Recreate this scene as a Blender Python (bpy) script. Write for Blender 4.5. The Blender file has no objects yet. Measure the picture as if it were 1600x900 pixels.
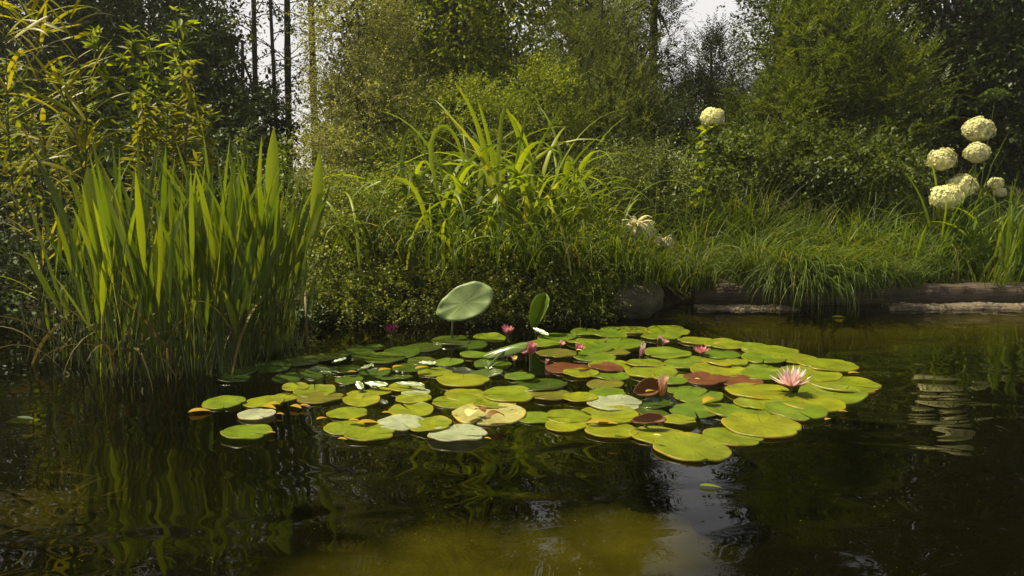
import bpy, math, random
import numpy as np
from mathutils import Vector, Matrix

R = math.radians
scene = bpy.context.scene
col = scene.collection
rng = np.random.default_rng(7)
random.seed(7)

# ------------------------------------------------------------------ camera, sky, sun, exposure
CAM_H, PITCH, FPX = 0.9, R(8.3), 1300.0
cd = bpy.data.cameras.new('camera')
cam = bpy.data.objects.new('camera', cd)
col.objects.link(cam)
cam.location = (0, 0, CAM_H)
cam.rotation_euler = (R(90) - PITCH, 0, 0)
cd.sensor_width = 36
cd.lens = 36 * FPX / 1600
cd.clip_start, cd.clip_end = 0.05, 2000
scene.camera = cam

HAZE = 0.0016
TO_SUN = Vector((-0.42, 0.14, 0.85)).normalized()
SUN_EL = math.asin(TO_SUN.z)
w = bpy.data.worlds.new('World')
scene.world = w
w.use_nodes = True
nt = w.node_tree
nt.nodes.clear()
sky = nt.nodes.new('ShaderNodeTexSky')
sky.sky_type = 'NISHITA'
sky.sun_disc = False
sky.sun_elevation = SUN_EL
sky.sun_rotation = math.atan2(TO_SUN.x, TO_SUN.y)
sky.dust_density = 6.0
sky.air_density = 1.0
sky.ozone_density = 0.6
bg = nt.nodes.new('ShaderNodeBackground')
bg.inputs['Strength'].default_value = 0.047
wo = nt.nodes.new('ShaderNodeOutputWorld')
# thin bright cloud veil, thickest towards the horizon
tc_ = nt.nodes.new('ShaderNodeTexCoord')
nz_ = nt.nodes.new('ShaderNodeTexNoise')
nz_.inputs['Scale'].default_value = 3.5
nz_.inputs['Detail'].default_value = 5
nt.links.new(tc_.outputs['Generated'], nz_.inputs['Vector'])
sp_ = nt.nodes.new('ShaderNodeSeparateXYZ')
nt.links.new(tc_.outputs['Generated'], sp_.inputs[0])
h_ = nt.nodes.new('ShaderNodeMapRange')
h_.inputs[1].default_value, h_.inputs[2].default_value = 0.2, 0.65
h_.inputs[3].default_value, h_.inputs[4].default_value = 0.7, -0.55
nt.links.new(sp_.outputs[2], h_.inputs[0])
ad_ = nt.nodes.new('ShaderNodeMath'); ad_.operation = 'ADD'; ad_.use_clamp = True
nt.links.new(h_.outputs[0], ad_.inputs[0]); nt.links.new(nz_.outputs['Fac'], ad_.inputs[1])
mx_ = nt.nodes.new('ShaderNodeMix'); mx_.data_type = 'RGBA'
nt.links.new(ad_.outputs[0], mx_.inputs[0])
nt.links.new(sky.outputs[0], mx_.inputs[6])
mx_.inputs[7].default_value = (12.5, 12.3, 12.2, 1)
nt.links.new(mx_.outputs[2], bg.inputs[0])
nt.links.new(bg.outputs[0], wo.inputs[0])

sd = bpy.data.lights.new('sun', 'SUN')
sd.energy = 5.0
sd.angle = R(0.5)
sd.color = (1.0, 0.89, 0.60)
sun = bpy.data.objects.new('sun', sd)
col.objects.link(sun)
sun.rotation_euler = (-TO_SUN).to_track_quat('-Z', 'Y').to_euler()
sun.location = (-4, 1, 9)

vs = scene.view_settings
vs.view_transform = 'Standard'
vs.look = 'None'
vs.gamma = 1
vs.use_curve_mapping = False
vs.exposure = 0.62
scene.cycles.max_bounces = 8
scene.cycles.transparent_max_bounces = 12
scene.cycles.caustics_reflective = False
scene.cycles.caustics_refractive = False

# ------------------------------------------------------------------ helpers: where things stand
def ray(px, py):
    dx, dy = (px - 800) / FPX, (450 - py) / FPX
    c, s = math.cos(PITCH), math.sin(PITCH)
    return np.array([dx, c + dy * s, -s + dy * c])

def at(px, py, Y):
    d = ray(px, py)
    return np.array([0, 0, CAM_H]) + d * (Y / d[1])

def on_water(px, py, z=0.0):
    d = ray(px, py)
    return np.array([0, 0, CAM_H]) + d * ((z - CAM_H) / d[2])

def mpp(py):            # metres per photo pixel on the water at that row
    d = ray(800, py)
    return (-CAM_H / d[2]) / FPX

def sstep(a, b, x):
    t = np.clip((x - a) / (b - a), 0, 1)
    return t * t * (3 - 2 * t)

def shore(x):
    return 4.72 + 0.46 * sstep(0.35, 1.1, x) + 0.03 * np.sin(x * 2.3) + 0.03 * np.sin(x * 5.1)

def gz(x, y):
    x, y = np.asarray(x, float), np.asarray(y, float)
    d = y - shore(x)
    dd = np.maximum(np.maximum(d, -3.0 - y), np.abs(x) - 9.0)
    shelf = 0.40 * sstep(0.3, 1.2, x)
    off = .22 * sstep(.85, 1.15, x)
    up = 0.12 * sstep(0.02, 0.22, dd - off) + 0.24 * sstep(0.2, 2.4, dd) + 0.25 * sstep(2, 7, dd)
    dn = np.where(dd > -shelf, -0.05 * sstep(0.05, -0.62, dd) - 0.01, 0)
    deep = -0.17 * sstep(0, 0.13, -(dd + shelf)) - 0.05
    z = np.where(dd > 0, up - 0.02, np.where(dd > -shelf, -0.03 - 0.03 * (-dd / np.maximum(shelf, 1e-3)), deep - 0.03))
    z = z + 0.02 * np.sin(x * 3.1 + 1) * np.sin(y * 2.7) * sstep(0.3, 2, np.abs(dd))
    return z

def g1(x, y):
    return float(gz(x, y))

# ------------------------------------------------------------------ helpers: meshes
class MB:
    def __init__(s):
        s.v, s.f, s.n = [], [], 0
    def add(s, v, f):                    # v (n,3), f (m,k)
        v = np.asarray(v, np.float32).reshape(-1, 3)
        f = np.asarray(f, np.int64)
        s.v.append(v)
        s.f.append(f + s.n)
        s.n += len(v)
    def mesh(s, name, mat, smooth=True):
        me = bpy.data.meshes.new(name)
        V = np.concatenate(s.v)
        sizes = np.concatenate([np.full(len(f), f.shape[1]) for f in s.f])
        loops = np.concatenate([f.ravel() for f in s.f])
        me.vertices.add(len(V))
        me.vertices.foreach_set('co', V.ravel())
        me.loops.add(len(loops))
        me.loops.foreach_set('vertex_index', loops.astype(np.int32))
        me.polygons.add(len(sizes))
        st = np.concatenate([[0], np.cumsum(sizes)[:-1]])
        me.polygons.foreach_set('loop_start', st.astype(np.int32))
        me.polygons.foreach_set('loop_total', sizes.astype(np.int32))
        me.update(calc_edges=True)
        me.validate()
        if smooth:
            me.polygons.foreach_set('use_smooth', np.ones(len(me.polygons), bool))
        me.materials.append(mat)
        return me
    def build(s, name, mat, parent=None, smooth=True):
        o = bpy.data.objects.new(name, s.mesh(name, mat, smooth))
        col.objects.link(o)
        if parent is not None:
            o.parent = parent
            o.matrix_parent_inverse = Matrix.Translation(-Vector(parent.location))
        return o

def tag(o, label=None, cat=None, group=None, kind=None):
    if label: o['label'] = label
    if cat: o['category'] = cat
    if group: o['group'] = group
    if kind: o['kind'] = kind
    return o

def thing(name, loc, label, cat, group=None):
    o = bpy.data.objects.new(name, None)
    o.empty_display_size = 0.1
    o.location = [float(c) for c in loc]
    col.objects.link(o)
    return tag(o, label, cat, group)

def nrm(a):
    return a / np.maximum(np.linalg.norm(a, axis=-1, keepdims=True), 1e-9)

def tube(mb, pts, rad, sides=6):
    pts = np.asarray(pts, float)
    n = len(pts)
    rad = np.broadcast_to(np.asarray(rad, float), (n,))
    t = nrm(np.gradient(pts, axis=0))
    ref = np.array([0.31, 0.95, 0.07]) if abs(t[:, 2]).mean() > 0.6 else np.array([0.05, 0.1, 1.0])
    a = nrm(np.cross(t, ref))
    b = np.cross(t, a)
    ang = np.arange(sides) / sides * 2 * np.pi
    ring = pts[:, None] + rad[:, None, None] * (np.cos(ang)[None, :, None] * a[:, None] + np.sin(ang)[None, :, None] * b[:, None])
    i = np.arange(n - 1)[:, None] * sides
    j = np.arange(sides)[None]
    k = (j + 1) % sides
    f = np.stack([i + j, i + k, i + sides + k, i + sides + j], -1).reshape(-1, 4)
    mb.add(ring.reshape(-1, 3), f)
    mb.add(ring[-1], np.arange(sides)[None])
    mb.add(ring[0], np.arange(sides)[None, ::-1])

def smooth_path(pts, n=14):
    pts = np.asarray(pts, float)
    if len(pts) == 2:
        return pts[0] + (pts[1] - pts[0]) * np.linspace(0, 1, n)[:, None]
    P = np.vstack([2 * pts[0] - pts[1], pts, 2 * pts[-1] - pts[-2]])
    out = []
    for u in np.linspace(0, len(pts) - 1 - 1e-6, n):
        i = int(u)
        t = u - i
        p0, p1, p2, p3 = P[i:i + 4]
        out.append(0.5 * ((2 * p1) + (-p0 + p2) * t + (2 * p0 - 5 * p1 + 4 * p2 - p3) * t * t + (-p0 + 3 * p1 - 3 * p2 + p3) * t ** 3))
    return np.array(out)

# strap / grass / reed blades -------------------------------------------------
def prof_strap(t):
    return np.minimum(1, 0.55 + t * 2) * np.clip(1 - t, 0, 1) ** 0.55
def prof_grass(t):
    return (0.7 + 0.3 * np.sin(t * np.pi)) * np.clip(1 - t, 0, 1) ** 0.6
def prof_paddle(t):                       # long thin stalk, lance-shaped blade over the last 40 %
    u = np.clip((t - 0.58) / 0.42, 0, 1)
    return np.maximum(0.12 * (t < 0.7), np.sin(np.pi * u ** 0.8) ** 0.8 * (u > 0))
def prof_lance(t):
    return np.sin(np.pi * np.clip(t, 0, 1) ** 0.7) ** 0.85 + 0.04 * (1 - t)
def prof_petal(t):
    return (0.35 + 0.65 * np.sin(np.pi * np.clip(t * 0.86 + 0.1, 0, 1)) ** 0.9) * np.clip((1 - t) * 3.2, 0, 1) ** 0.7

def blades(mb, base, az, el, L, W, bend, prof, seg=8, fold=0.18, pw=1.6, twist=0.0, sway=0.0):
    base = np.asarray(base, float).reshape(-1, 3)
    N = len(base)
    az, el, L, W, bend, twist, sway = [np.broadcast_to(np.asarray(q, float), (N,)) for q in (az, el, L, W, bend, twist, sway)]
    t = np.linspace(0, 1, seg + 1)
    th = el[:, None] - bend[:, None] * t[None] ** pw
    azt = az[:, None] + sway[:, None] * t[None]
    T = np.stack([np.cos(th) * np.cos(azt), np.cos(th) * np.sin(azt), np.sin(th)], -1)
    step = (L / seg)[:, None, None] * 0.5 * (T[:, 1:] + T[:, :-1])
    C = base[:, None] + np.concatenate([np.zeros((N, 1, 3)), np.cumsum(step, 1)], 1)
    S = np.stack([-np.sin(azt), np.cos(azt), np.zeros_like(azt)], -1)
    Nn = np.cross(T, S)
    tw = twist[:, None] * (0.3 + 0.7 * t[None])
    S2 = S * np.cos(tw)[..., None] + Nn * np.sin(tw)[..., None]
    N2 = np.cross(T, S2)
    wd = W[:, None] * prof(t)[None] * 0.5
    wd = np.maximum(wd, 0.0004)[..., None]
    l = C - S2 * wd - N2 * wd * fold * 2
    r = C + S2 * wd - N2 * wd * fold * 2
    V = np.stack([l, C, r], 2)
    o = (np.arange(N) * (seg + 1) * 3)[:, None, None]
    i = (np.arange(seg) * 3)[None, :, None]
    q = np.array([[0, 1, 4, 3], [1, 2, 5, 4]])
    f = (o[..., None] + i[..., None] + q[None, None]).reshape(-1, 4)
    mb.add(V.reshape(-1, 3), f)
    return C

# small leaves -----------------------------------------------------------------
def leaves(mb, P, D, Nn, L, W, fine=False, fold=0.25):
    P = P.reshape(-1, 3); D = nrm(D.reshape(-1, 3)); Nn = Nn.reshape(-1, 3)
    S = nrm(np.cross(D, Nn))
    U = np.cross(S, D)
    L = np.broadcast_to(L, (len(P),))[:, None]
    W = np.broadcast_to(W, (len(P),))[:, None] * 0.5
    if not fine:
        V = np.stack([P, P + D * L * 0.45 + S * W + U * W * fold, P + D * L, P + D * L * 0.45 - S * W + U * W * fold], 1)
        f = np.arange(len(P) * 4).reshape(-1, 4)
    else:
        V = np.stack([P, P + D * L * .25 + S * W * .85 + U * W * fold, P + D * L * .6 + S * W * .8 + U * W * fold, P + D * L - U * L * .06,
                      P + D * L * .6 - S * W * .8 + U * W * fold, P + D * L * .25 - S * W * .85 + U * W * fold], 1)
        b = (np.arange(len(P)) * 6)[:, None, None]
        f = (b + np.array([[0, 1, 2, 3], [0, 3, 4, 5]])[None]).reshape(-1, 4)
    mb.add(V.reshape(-1, 3), f)

def twigs(mb, P, D, L, k, ll, lw, phi=0.9, droop=0.2, flat=False, fine=False, jit=0.35, up=0.7, taper=0.5):
    N = len(P)
    D = nrm(D)
    L = np.broadcast_to(L, (N,))
    Z = np.array([0, 0, 1.0])
    S = nrm(np.cross(D, Z) + 1e-4)
    U = np.cross(S, D)
    ps, ds, ns, ls = [], [], [], []
    a0 = rng.uniform(0, 6.28, N)
    for j in range(k):
        t = (j + 0.6) / k
        p = P + D * (L * t)[:, None] - Z * (droop * L * t * t)[:, None]
        a = np.full(N, 0.0 if j % 2 else np.pi) if flat else a0 + j * 2.4
        side = S * np.cos(a)[:, None] + U * np.sin(a)[:, None]
        ph = phi * (1 - 0.35 * t)
        d = D * np.cos(ph) + side * np.sin(ph) - Z * droop * t + rng.normal(0, jit, (N, 3)) * (0.4 if flat else 1)
        n = (U if flat else Z * up + U * 0.3) + rng.normal(0, jit * (0.5 if flat else 1.0), (N, 3))
        ps.append(p); ds.append(d); ns.append(n)
        ls.append(np.full(N, 1 - taper * t) * rng.uniform(0.75, 1.25, N))
    l = np.concatenate(ls)
    leaves(mb, np.concatenate(ps), np.concatenate(ds), np.concatenate(ns), l * ll, l * lw, fine)

def E(px, py, Y, rpx, rpy, ry):           # an ellipsoid of foliage, sized in photo pixels at its distance
    c = at(px, py, Y)
    s = Y / FPX
    return (c, np.array([rpx * s, ry, rpy * s]))

def crown(mb, ells, clumps, per, sig, tl, k, ll, lw, shell=0.5, out=0.8, upb=0.25, zmin=None, **kw):
    vol = np.array([np.prod(r) ** 0.67 for _, r in ells])
    cnt = np.maximum(1, (vol / vol.sum() * clumps)).astype(int)
    Ps, Ds = [], []
    for (c, r), m in zip(ells, cnt):
        u = nrm(rng.normal(0, 1, (m, 3)))
        rad = rng.uniform(shell, 1, (m, 1)) ** 0.6
        cc = np.repeat(u * rad, per, 0)
        q = cc * r + rng.normal(0, 1, (m * per, 3)) * sig * np.array([1, 1, 0.7])
        Ps.append(c + q)
        Ds.append(nrm(cc + 1e-3) * out + rng.normal(0, 0.45, (m * per, 3)) + np.array([0, 0, upb]))
    P, D = np.concatenate(Ps), np.concatenate(Ds)
    lim = gz(P[:, 0], P[:, 1]) + 0.03 if zmin is None else zmin
    ok = P[:, 2] > lim
    twigs(mb, P[ok], D[ok], rng.uniform(0.6, 1.2, ok.sum()) * tl, k, ll, lw, **kw)

# ------------------------------------------------------------------ materials
def new_mat(name):
    m = bpy.data.materials.new(name)
    m.use_nodes = True
    m.node_tree.nodes.clear()
    return m, m.node_tree.nodes, m.node_tree.links

def leaf_mat(name, c1, c2, tr=0.35, rough=0.5, spec=0.25, noise=1.2, tcol=None, c3=None):
    m, n, l = new_mat(name)
    g = n.new('ShaderNodeNewGeometry')
    ramp = n.new('ShaderNodeValToRGB')
    ramp.color_ramp.elements[0].color = (*c1, 1)
    ramp.color_ramp.elements[1].color = (*c2, 1)
    if c3:
        ramp.color_ramp.elements[1].position = 0.88
        e = ramp.color_ramp.elements.new(1.0)
        e.color = (*c3, 1)
    l.new(g.outputs['Random Per Island'], ramp.inputs[0])
    tc = n.new('ShaderNodeTexCoord')
    nz = n.new('ShaderNodeTexNoise')
    nz.inputs['Scale'].default_value = noise
    nz.inputs['Detail'].default_value = 4
    l.new(tc.outputs['Object'], nz.inputs['Vector'])
    mr = n.new('ShaderNodeMapRange')
    mr.inputs[1].default_value, mr.inputs[2].default_value = 0.3, 0.7
    mr.inputs[3].default_value, mr.inputs[4].default_value = 0.65, 1.3
    l.new(nz.outputs['Fac'], mr.inputs[0])
    mul = n.new('ShaderNodeMix'); mul.data_type = 'RGBA'; mul.blend_type = 'MULTIPLY'
    mul.inputs[0].default_value = 1
    l.new(ramp.outputs[0], mul.inputs[6])
    l.new(mr.outputs[0], mul.inputs[7])
    p = n.new('ShaderNodeBsdfPrincipled')
    p.inputs['Roughness'].default_value = rough
    p.inputs['Specular IOR Level'].default_value = spec
    l.new(mul.outputs[2], p.inputs['Base Color'])
    t = n.new('ShaderNodeBsdfTranslucent')
    tm = n.new('ShaderNodeMix'); tm.data_type = 'RGBA'; tm.blend_type = 'MULTIPLY'
    tm.inputs[0].default_value = 1
    tm.inputs[7].default_value = (*(tcol or (2.0, 1.8, 0.4)), 1)
    l.new(mul.outputs[2], tm.inputs[6])
    l.new(tm.outputs[2], t.inputs['Color'])
    mx = n.new('ShaderNodeMixShader')
    mx.inputs[0].default_value = tr
    l.new(p.outputs[0], mx.inputs[1]); l.new(t.outputs[0], mx.inputs[2])
    o = n.new('ShaderNodeOutputMaterial')
    l.new(mx.outputs[0], o.inputs[0])
    return m

def rough_mat(name, c1, c2, scale=8, stretch=(1, 1, 1), rough=0.85, bump=0.4, detail=8, c3=None, dist=0.02):
    m, n, l = new_mat(name)
    tc = n.new('ShaderNodeTexCoord')
    mp = n.new('ShaderNodeMapping')
    mp.inputs['Scale'].default_value = stretch
    l.new(tc.outputs['Object'], mp.inputs[0])
    nz = n.new('ShaderNodeTexNoise')
    nz.inputs['Scale'].default_value = scale
    nz.inputs['Detail'].default_value = detail
    nz.inputs['Roughness'].default_value = 0.65
    l.new(mp.outputs[0], nz.inputs['Vector'])
    rp = n.new('ShaderNodeValToRGB')
    rp.color_ramp.elements[0].position, rp.color_ramp.elements[1].position = 0.32, 0.68
    rp.color_ramp.elements[0].color = (*c1, 1)
    rp.color_ramp.elements[1].color = (*c2, 1)
    if c3:
        e = rp.color_ramp.elements.new(0.5); e.color = (*c3, 1)
    l.new(nz.outputs['Fac'], rp.inputs[0])
    p = n.new('ShaderNodeBsdfPrincipled')
    p.inputs['Roughness'].default_value = rough
    l.new(rp.outputs[0], p.inputs['Base Color'])
    b = n.new('ShaderNodeBump')
    b.inputs['Strength'].default_value = bump
    b.inputs['Distance'].default_value = dist
    l.new(nz.outputs['Fac'], b.inputs['Height'])
    l.new(b.outputs[0], p.inputs['Normal'])
    o = n.new('ShaderNodeOutputMaterial')
    l.new(p.outputs[0], o.inputs[0])
    return m

def pad_mat(name, c1, c2, rim, rough=0.38, spec=0.4, spots=(0.12, 0.08, 0.02), spot_lo=0.655, tr=0.15, coat=0.0):
    m, n, l = new_mat(name)
    tc = n.new('ShaderNodeTexCoord')
    oi = n.new('ShaderNodeObjectInfo')
    mix = n.new('ShaderNodeMix'); mix.data_type = 'RGBA'
    l.new(oi.outputs['Random'], mix.inputs[0])
    mix.inputs[6].default_value = (*c1, 1); mix.inputs[7].default_value = (*c2, 1)
    # offset the texture per pad
    off = n.new('ShaderNodeVectorMath'); off.operation = 'ADD'
    sc = n.new('ShaderNodeVectorMath'); sc.operation = 'SCALE'; sc.inputs['Scale'].default_value = 37
    cmb = n.new('ShaderNodeCombineXYZ')
    for i in range(3): l.new(oi.outputs['Random'], cmb.inputs[i])
    l.new(cmb.outputs[0], sc.inputs[0])
    l.new(tc.outputs['Object'], off.inputs[0]); l.new(sc.outputs[0], off.inputs[1])
    nz = n.new('ShaderNodeTexNoise'); nz.inputs['Scale'].default_value = 1.6; nz.inputs['Detail'].default_value = 5
    l.new(off.outputs[0], nz.inputs['Vector'])
    mr = n.new('ShaderNodeMapRange')
    mr.inputs[1].default_value, mr.inputs[2].default_value = 0.3, 0.7
    mr.inputs[3].default_value, mr.inputs[4].default_value = 0.68, 1.28
    l.new(nz.outputs['Fac'], mr.inputs[0])
    # veins: radial lines
    sp = n.new('ShaderNodeSeparateXYZ'); l.new(tc.outputs['Object'], sp.inputs[0])
    at2 = n.new('ShaderNodeMath'); at2.operation = 'ARCTAN2'
    l.new(sp.outputs[1], at2.inputs[0]); l.new(sp.outputs[0], at2.inputs[1])
    mu = n.new('ShaderNodeMath'); mu.operation = 'MULTIPLY'; mu.inputs[1].default_value = 9
    l.new(at2.outputs[0], mu.inputs[0])
    co = n.new('ShaderNodeMath'); co.operation = 'COSINE'; l.new(mu.outputs[0], co.inputs[0])
    pw = n.new('ShaderNodeMath'); pw.operation = 'ABSOLUTE'; l.new(co.outputs[0], pw.inputs[0])
    p8 = n.new('ShaderNodeMath'); p8.operation = 'POWER'; p8.inputs[1].default_value = 26; l.new(pw.outputs[0], p8.inputs[0])
    vn = n.new('ShaderNodeMath'); vn.operation = 'MULTIPLY'; vn.inputs[1].default_value = 0.2; l.new(p8.outputs[0], vn.inputs[0])
    ad = n.new('ShaderNodeMath'); ad.operation = 'ADD'; l.new(mr.outputs[0], ad.inputs[0]); l.new(vn.outputs[0], ad.inputs[1])
    mul = n.new('ShaderNodeMix'); mul.data_type = 'RGBA'; mul.blend_type = 'MULTIPLY'; mul.inputs[0].default_value = 1
    l.new(mix.outputs[2], mul.inputs[6]); l.new(ad.outputs[0], mul.inputs[7])
    # spots of decay
    nz2 = n.new('ShaderNodeTexNoise'); nz2.inputs['Scale'].default_value = 5.5; nz2.inputs['Detail'].default_value = 3
    l.new(off.outputs[0], nz2.inputs['Vector'])
    mr2 = n.new('ShaderNodeMapRange')
    mr2.inputs[1].default_value, mr2.inputs[2].default_value = spot_lo, spot_lo + 0.05
    l.new(nz2.outputs['Fac'], mr2.inputs[0])
    s1 = n.new('ShaderNodeMix'); s1.data_type = 'RGBA'
    l.new(mr2.outputs[0], s1.inputs[0]); l.new(mul.outputs[2], s1.inputs[6]); s1.inputs[7].default_value = (*spots, 1)
    # rim
    ln = n.new('ShaderNodeVectorMath'); ln.operation = 'LENGTH'; l.new(tc.outputs['Object'], ln.inputs[0])
    nadd = n.new('ShaderNodeMath'); nadd.operation = 'MULTIPLY_ADD'; nadd.inputs[1].default_value = 0.14
    l.new(nz.outputs['Fac'], nadd.inputs[0]); l.new(ln.outputs['Value'], nadd.inputs[2])
    mr3 = n.new('ShaderNodeMapRange')
    mr3.inputs[1].default_value, mr3.inputs[2].default_value = 1.035, 1.10
    l.new(nadd.outputs[0], mr3.inputs[0])
    s2 = n.new('ShaderNodeMix'); s2.data_type = 'RGBA'
    l.new(mr3.outputs[0], s2.inputs[0]); l.new(s1.outputs[2], s2.inputs[6]); s2.inputs[7].default_value = (*rim, 1)
    p = n.new('ShaderNodeBsdfPrincipled')
    p.inputs['Roughness'].default_value = rough
    p.inputs['Specular IOR Level'].default_value = spec
    p.inputs['Coat Weight'].default_value = coat
    p.inputs['Coat Roughness'].default_value = 0.08
    l.new(s2.outputs[2], p.inputs['Base Color'])
    bp = n.new('ShaderNodeBump'); bp.inputs['Strength'].default_value = 0.25; bp.inputs['Distance'].default_value = 0.01
    l.new(ad.outputs[0], bp.inputs['Height']); l.new(bp.outputs[0], p.inputs['Normal'])
    t = n.new('ShaderNodeBsdfTranslucent'); l.new(s2.outputs[2], t.inputs['Color'])
    mx = n.new('ShaderNodeMixShader'); mx.inputs[0].default_value = tr
    l.new(p.outputs[0], mx.inputs[1]); l.new(t.outputs[0], mx.inputs[2])
    o = n.new('ShaderNodeOutputMaterial'); l.new(mx.outputs[0], o.inputs[0])
    return m

def petal_mat(name, tip, base, tr=0.35):
    m, n, l = new_mat(name)
    tc = n.new('ShaderNodeTexCoord')
    ln = n.new('ShaderNodeVectorMath'); ln.operation = 'LENGTH'; l.new(tc.outputs['Object'], ln.inputs[0])
    rp = n.new('ShaderNodeValToRGB')
    rp.color_ramp.elements[0].position, rp.color_ramp.elements[1].position = 0.015, 0.085
    rp.color_ramp.elements[0].color = (*base, 1); rp.color_ramp.elements[1].color = (*tip, 1)
    l.new(ln.outputs['Value'], rp.inputs[0])
    p = n.new('ShaderNodeBsdfPrincipled'); p.inputs['Roughness'].default_value = 0.5
    p.inputs['Specular IOR Level'].default_value = 0.25
    l.new(rp.outputs[0], p.inputs['Base Color'])
    t = n.new('ShaderNodeBsdfTranslucent'); l.new(rp.outputs[0], t.inputs['Color'])
    mx = n.new('ShaderNodeMixShader'); mx.inputs[0].default_value = tr
    l.new(p.outputs[0], mx.inputs[1]); l.new(t.outputs[0], mx.inputs[2])
    o = n.new('ShaderNodeOutputMaterial'); l.new(mx.outputs[0], o.inputs[0])
    return m

M = {}
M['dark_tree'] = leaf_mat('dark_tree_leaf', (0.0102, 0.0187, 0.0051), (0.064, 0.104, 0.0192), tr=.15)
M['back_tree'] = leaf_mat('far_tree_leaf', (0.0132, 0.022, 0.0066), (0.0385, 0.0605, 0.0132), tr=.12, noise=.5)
M['mid_tree'] = leaf_mat('yellow_green_tree_leaf', (0.051, 0.0816, 0.00816), (0.2496, 0.3072, 0.02304), tr=.35)
M['pale_bush'] = leaf_mat('pale_bush_leaf', (0.068, 0.0816, 0.0306), (0.3072, 0.3328, 0.1216), tr=.3, rough=.5)
M['sapling'] = leaf_mat('sapling_leaf', (0.065, 0.0975, 0.0078), (0.156, 0.182, 0.013), tr=.45)
M['conifer'] = leaf_mat('conifer_leaf', (0.03237, 0.05202, 0.01387), (0.1958, 0.2394, 0.06528), tr=.2)
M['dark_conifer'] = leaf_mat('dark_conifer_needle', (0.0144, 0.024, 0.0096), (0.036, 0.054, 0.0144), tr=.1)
M['cedar'] = leaf_mat('cedar_frond', (0.0272, 0.04624, 0.00816), (0.128, 0.1728, 0.03328), tr=.3)
M['nettle'] = leaf_mat('tall_herb_leaf', (0.0612, 0.0986, 0.00816), (0.256, 0.32, 0.02304), tr=.42)
M['golden'] = leaf_mat('golden_herb_leaf', (0.13, 0.15, 0.010), (0.24, 0.235, 0.014), tr=.4)
M['reed'] = leaf_mat('cane_leaf', (.16, .18, .009), (.30, .27, .016), tr=.42, rough=.4)
M['reed_green'] = leaf_mat('cane_green', (.05, .07, .008), (.10, .10, .012), tr=.3)
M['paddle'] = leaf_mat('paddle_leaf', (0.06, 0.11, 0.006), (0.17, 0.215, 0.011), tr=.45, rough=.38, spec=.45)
M['paddle_lit'] = leaf_mat('paddle_leaf_lit', (.15, .22, .015), (.2, .26, .015), tr=.42, rough=.38)  # lighter copy of the paddle leaf, sunlight painted into its colour
M['strap'] = leaf_mat('strap_leaf', (0.04998, 0.08568, 0.005712), (0.215, 0.2822, 0.01882), tr=.38, rough=.4, c3=(.34, .30, .06))
M['grass'] = leaf_mat('grass_blade', (0.02176, 0.04488, 0.0034), (0.1088, 0.16, 0.01024), tr=.35, rough=.5, c3=(.2, .18, .03))
M['mound'] = leaf_mat('small_round_leaf', (0.0374, 0.05984, 0.0068), (0.1856, 0.2304, 0.02816), tr=.32, rough=.5, spec=.3, c3=(.30, .28, .06))
M['straw'] = leaf_mat('dead_blade', (.10, .075, .02), (.22, .17, .05), tr=.25, tcol=(1, 1, .8))
M['iris'] = leaf_mat('iris_leaf', (.05, .10, .009), (.15, .21, .016), tr=.4)
M['hyd_leaf'] = leaf_mat('hydrangea_leaf', (0.033, 0.066, 0.0088), (0.077, 0.121, 0.0132), tr=.3)
M['cream'] = leaf_mat('cream_floret', (.76, .73, .33), (.88, .86, .50), tr=.25, rough=.6, spec=.2, tcol=(1, 1, .8))
M['bark'] = rough_mat('bark', (.012, .010, .008), (.05, .042, .03), scale=14, stretch=(1, 1, .2))
M['stem'] = rough_mat('green_stem', (.03, .055, .006), (.06, .085, .01), scale=20, bump=.1, rough=.5)
M['rot'] = leaf_mat('fallen_leaf', (.30, .15, .012), (.5, .33, .02), tr=.3, tcol=(1, 1, 1))
M['brown_curl'] = leaf_mat('withered_leaf', (.14, .06, .02), (.22, .10, .03), tr=.2, tcol=(1, 1, 1))
M['timber'] = rough_mat('weathered_timber', (.022, .017, .010), (.13, .095, .06), scale=14, stretch=(.25, 4, 4), bump=1.0)
M['log'] = rough_mat('pale_log', (.02, .016, .010), (.24, .19, .12), scale=16, stretch=(.3, 3, 3), bump=1.0)
M['rock'] = rough_mat('mossy_stone', (.010, .011, .005), (.10, .085, .045), scale=7, stretch=(1, 1, 3), bump=.9, c3=(.05, .05, .025))
M['pad_green'] = pad_mat('pad_green', (0.075, 0.135, 0.004), (0.135, 0.185, 0.005), (.22, .17, .02))
M['pad_lime'] = pad_mat('pad_yellow_green', (0.135, 0.175, 0.004), (0.195, 0.21, 0.005), (.35, .22, .02))
M['pad_dark'] = pad_mat('pad_dark_green', (0.0315, 0.0675, 0.0054), (0.0675, 0.108, 0.0072), (.08, .07, .01), rough=.25, spec=.6, coat=.3)  # dark green pads, and shade of the left rear painted into pad colour
M['pad_olive'] = pad_mat('pad_olive', (0.0992, 0.1054, 0.0062), (0.1364, 0.124, 0.0124), (.2, .12, .02), spot_lo=.62)
M['pad_brown'] = pad_mat('pad_red_brown', (0.1054, 0.0341, 0.01116), (0.1488, 0.0527, 0.0155), (.12, .05, .02), tr=.2, spots=(.08, .03, .012))
M['pad_pale'] = pad_mat('pad_sky_sheen', (0.27, 0.31, 0.18), (0.33, 0.35, 0.21), (.36, .26, .08), rough=.35)  # sky reflection on wet pads painted as an even pale base colour
M['pad_yellow'] = pad_mat('pad_yellow_pale', (0.33, 0.31, 0.10), (0.36, 0.34, 0.12), (.52, .33, .02))
M['pad_wet'] = pad_mat('pad_wet', (0.062, 0.0992, 0.0124), (0.0992, 0.1364, 0.0186), (.15, .12, .02), rough=.12, spec=1.0, coat=1.0)
M['pink'] = petal_mat('pink_petal', (.90, .74, .72), (.76, .38, .40))
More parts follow.
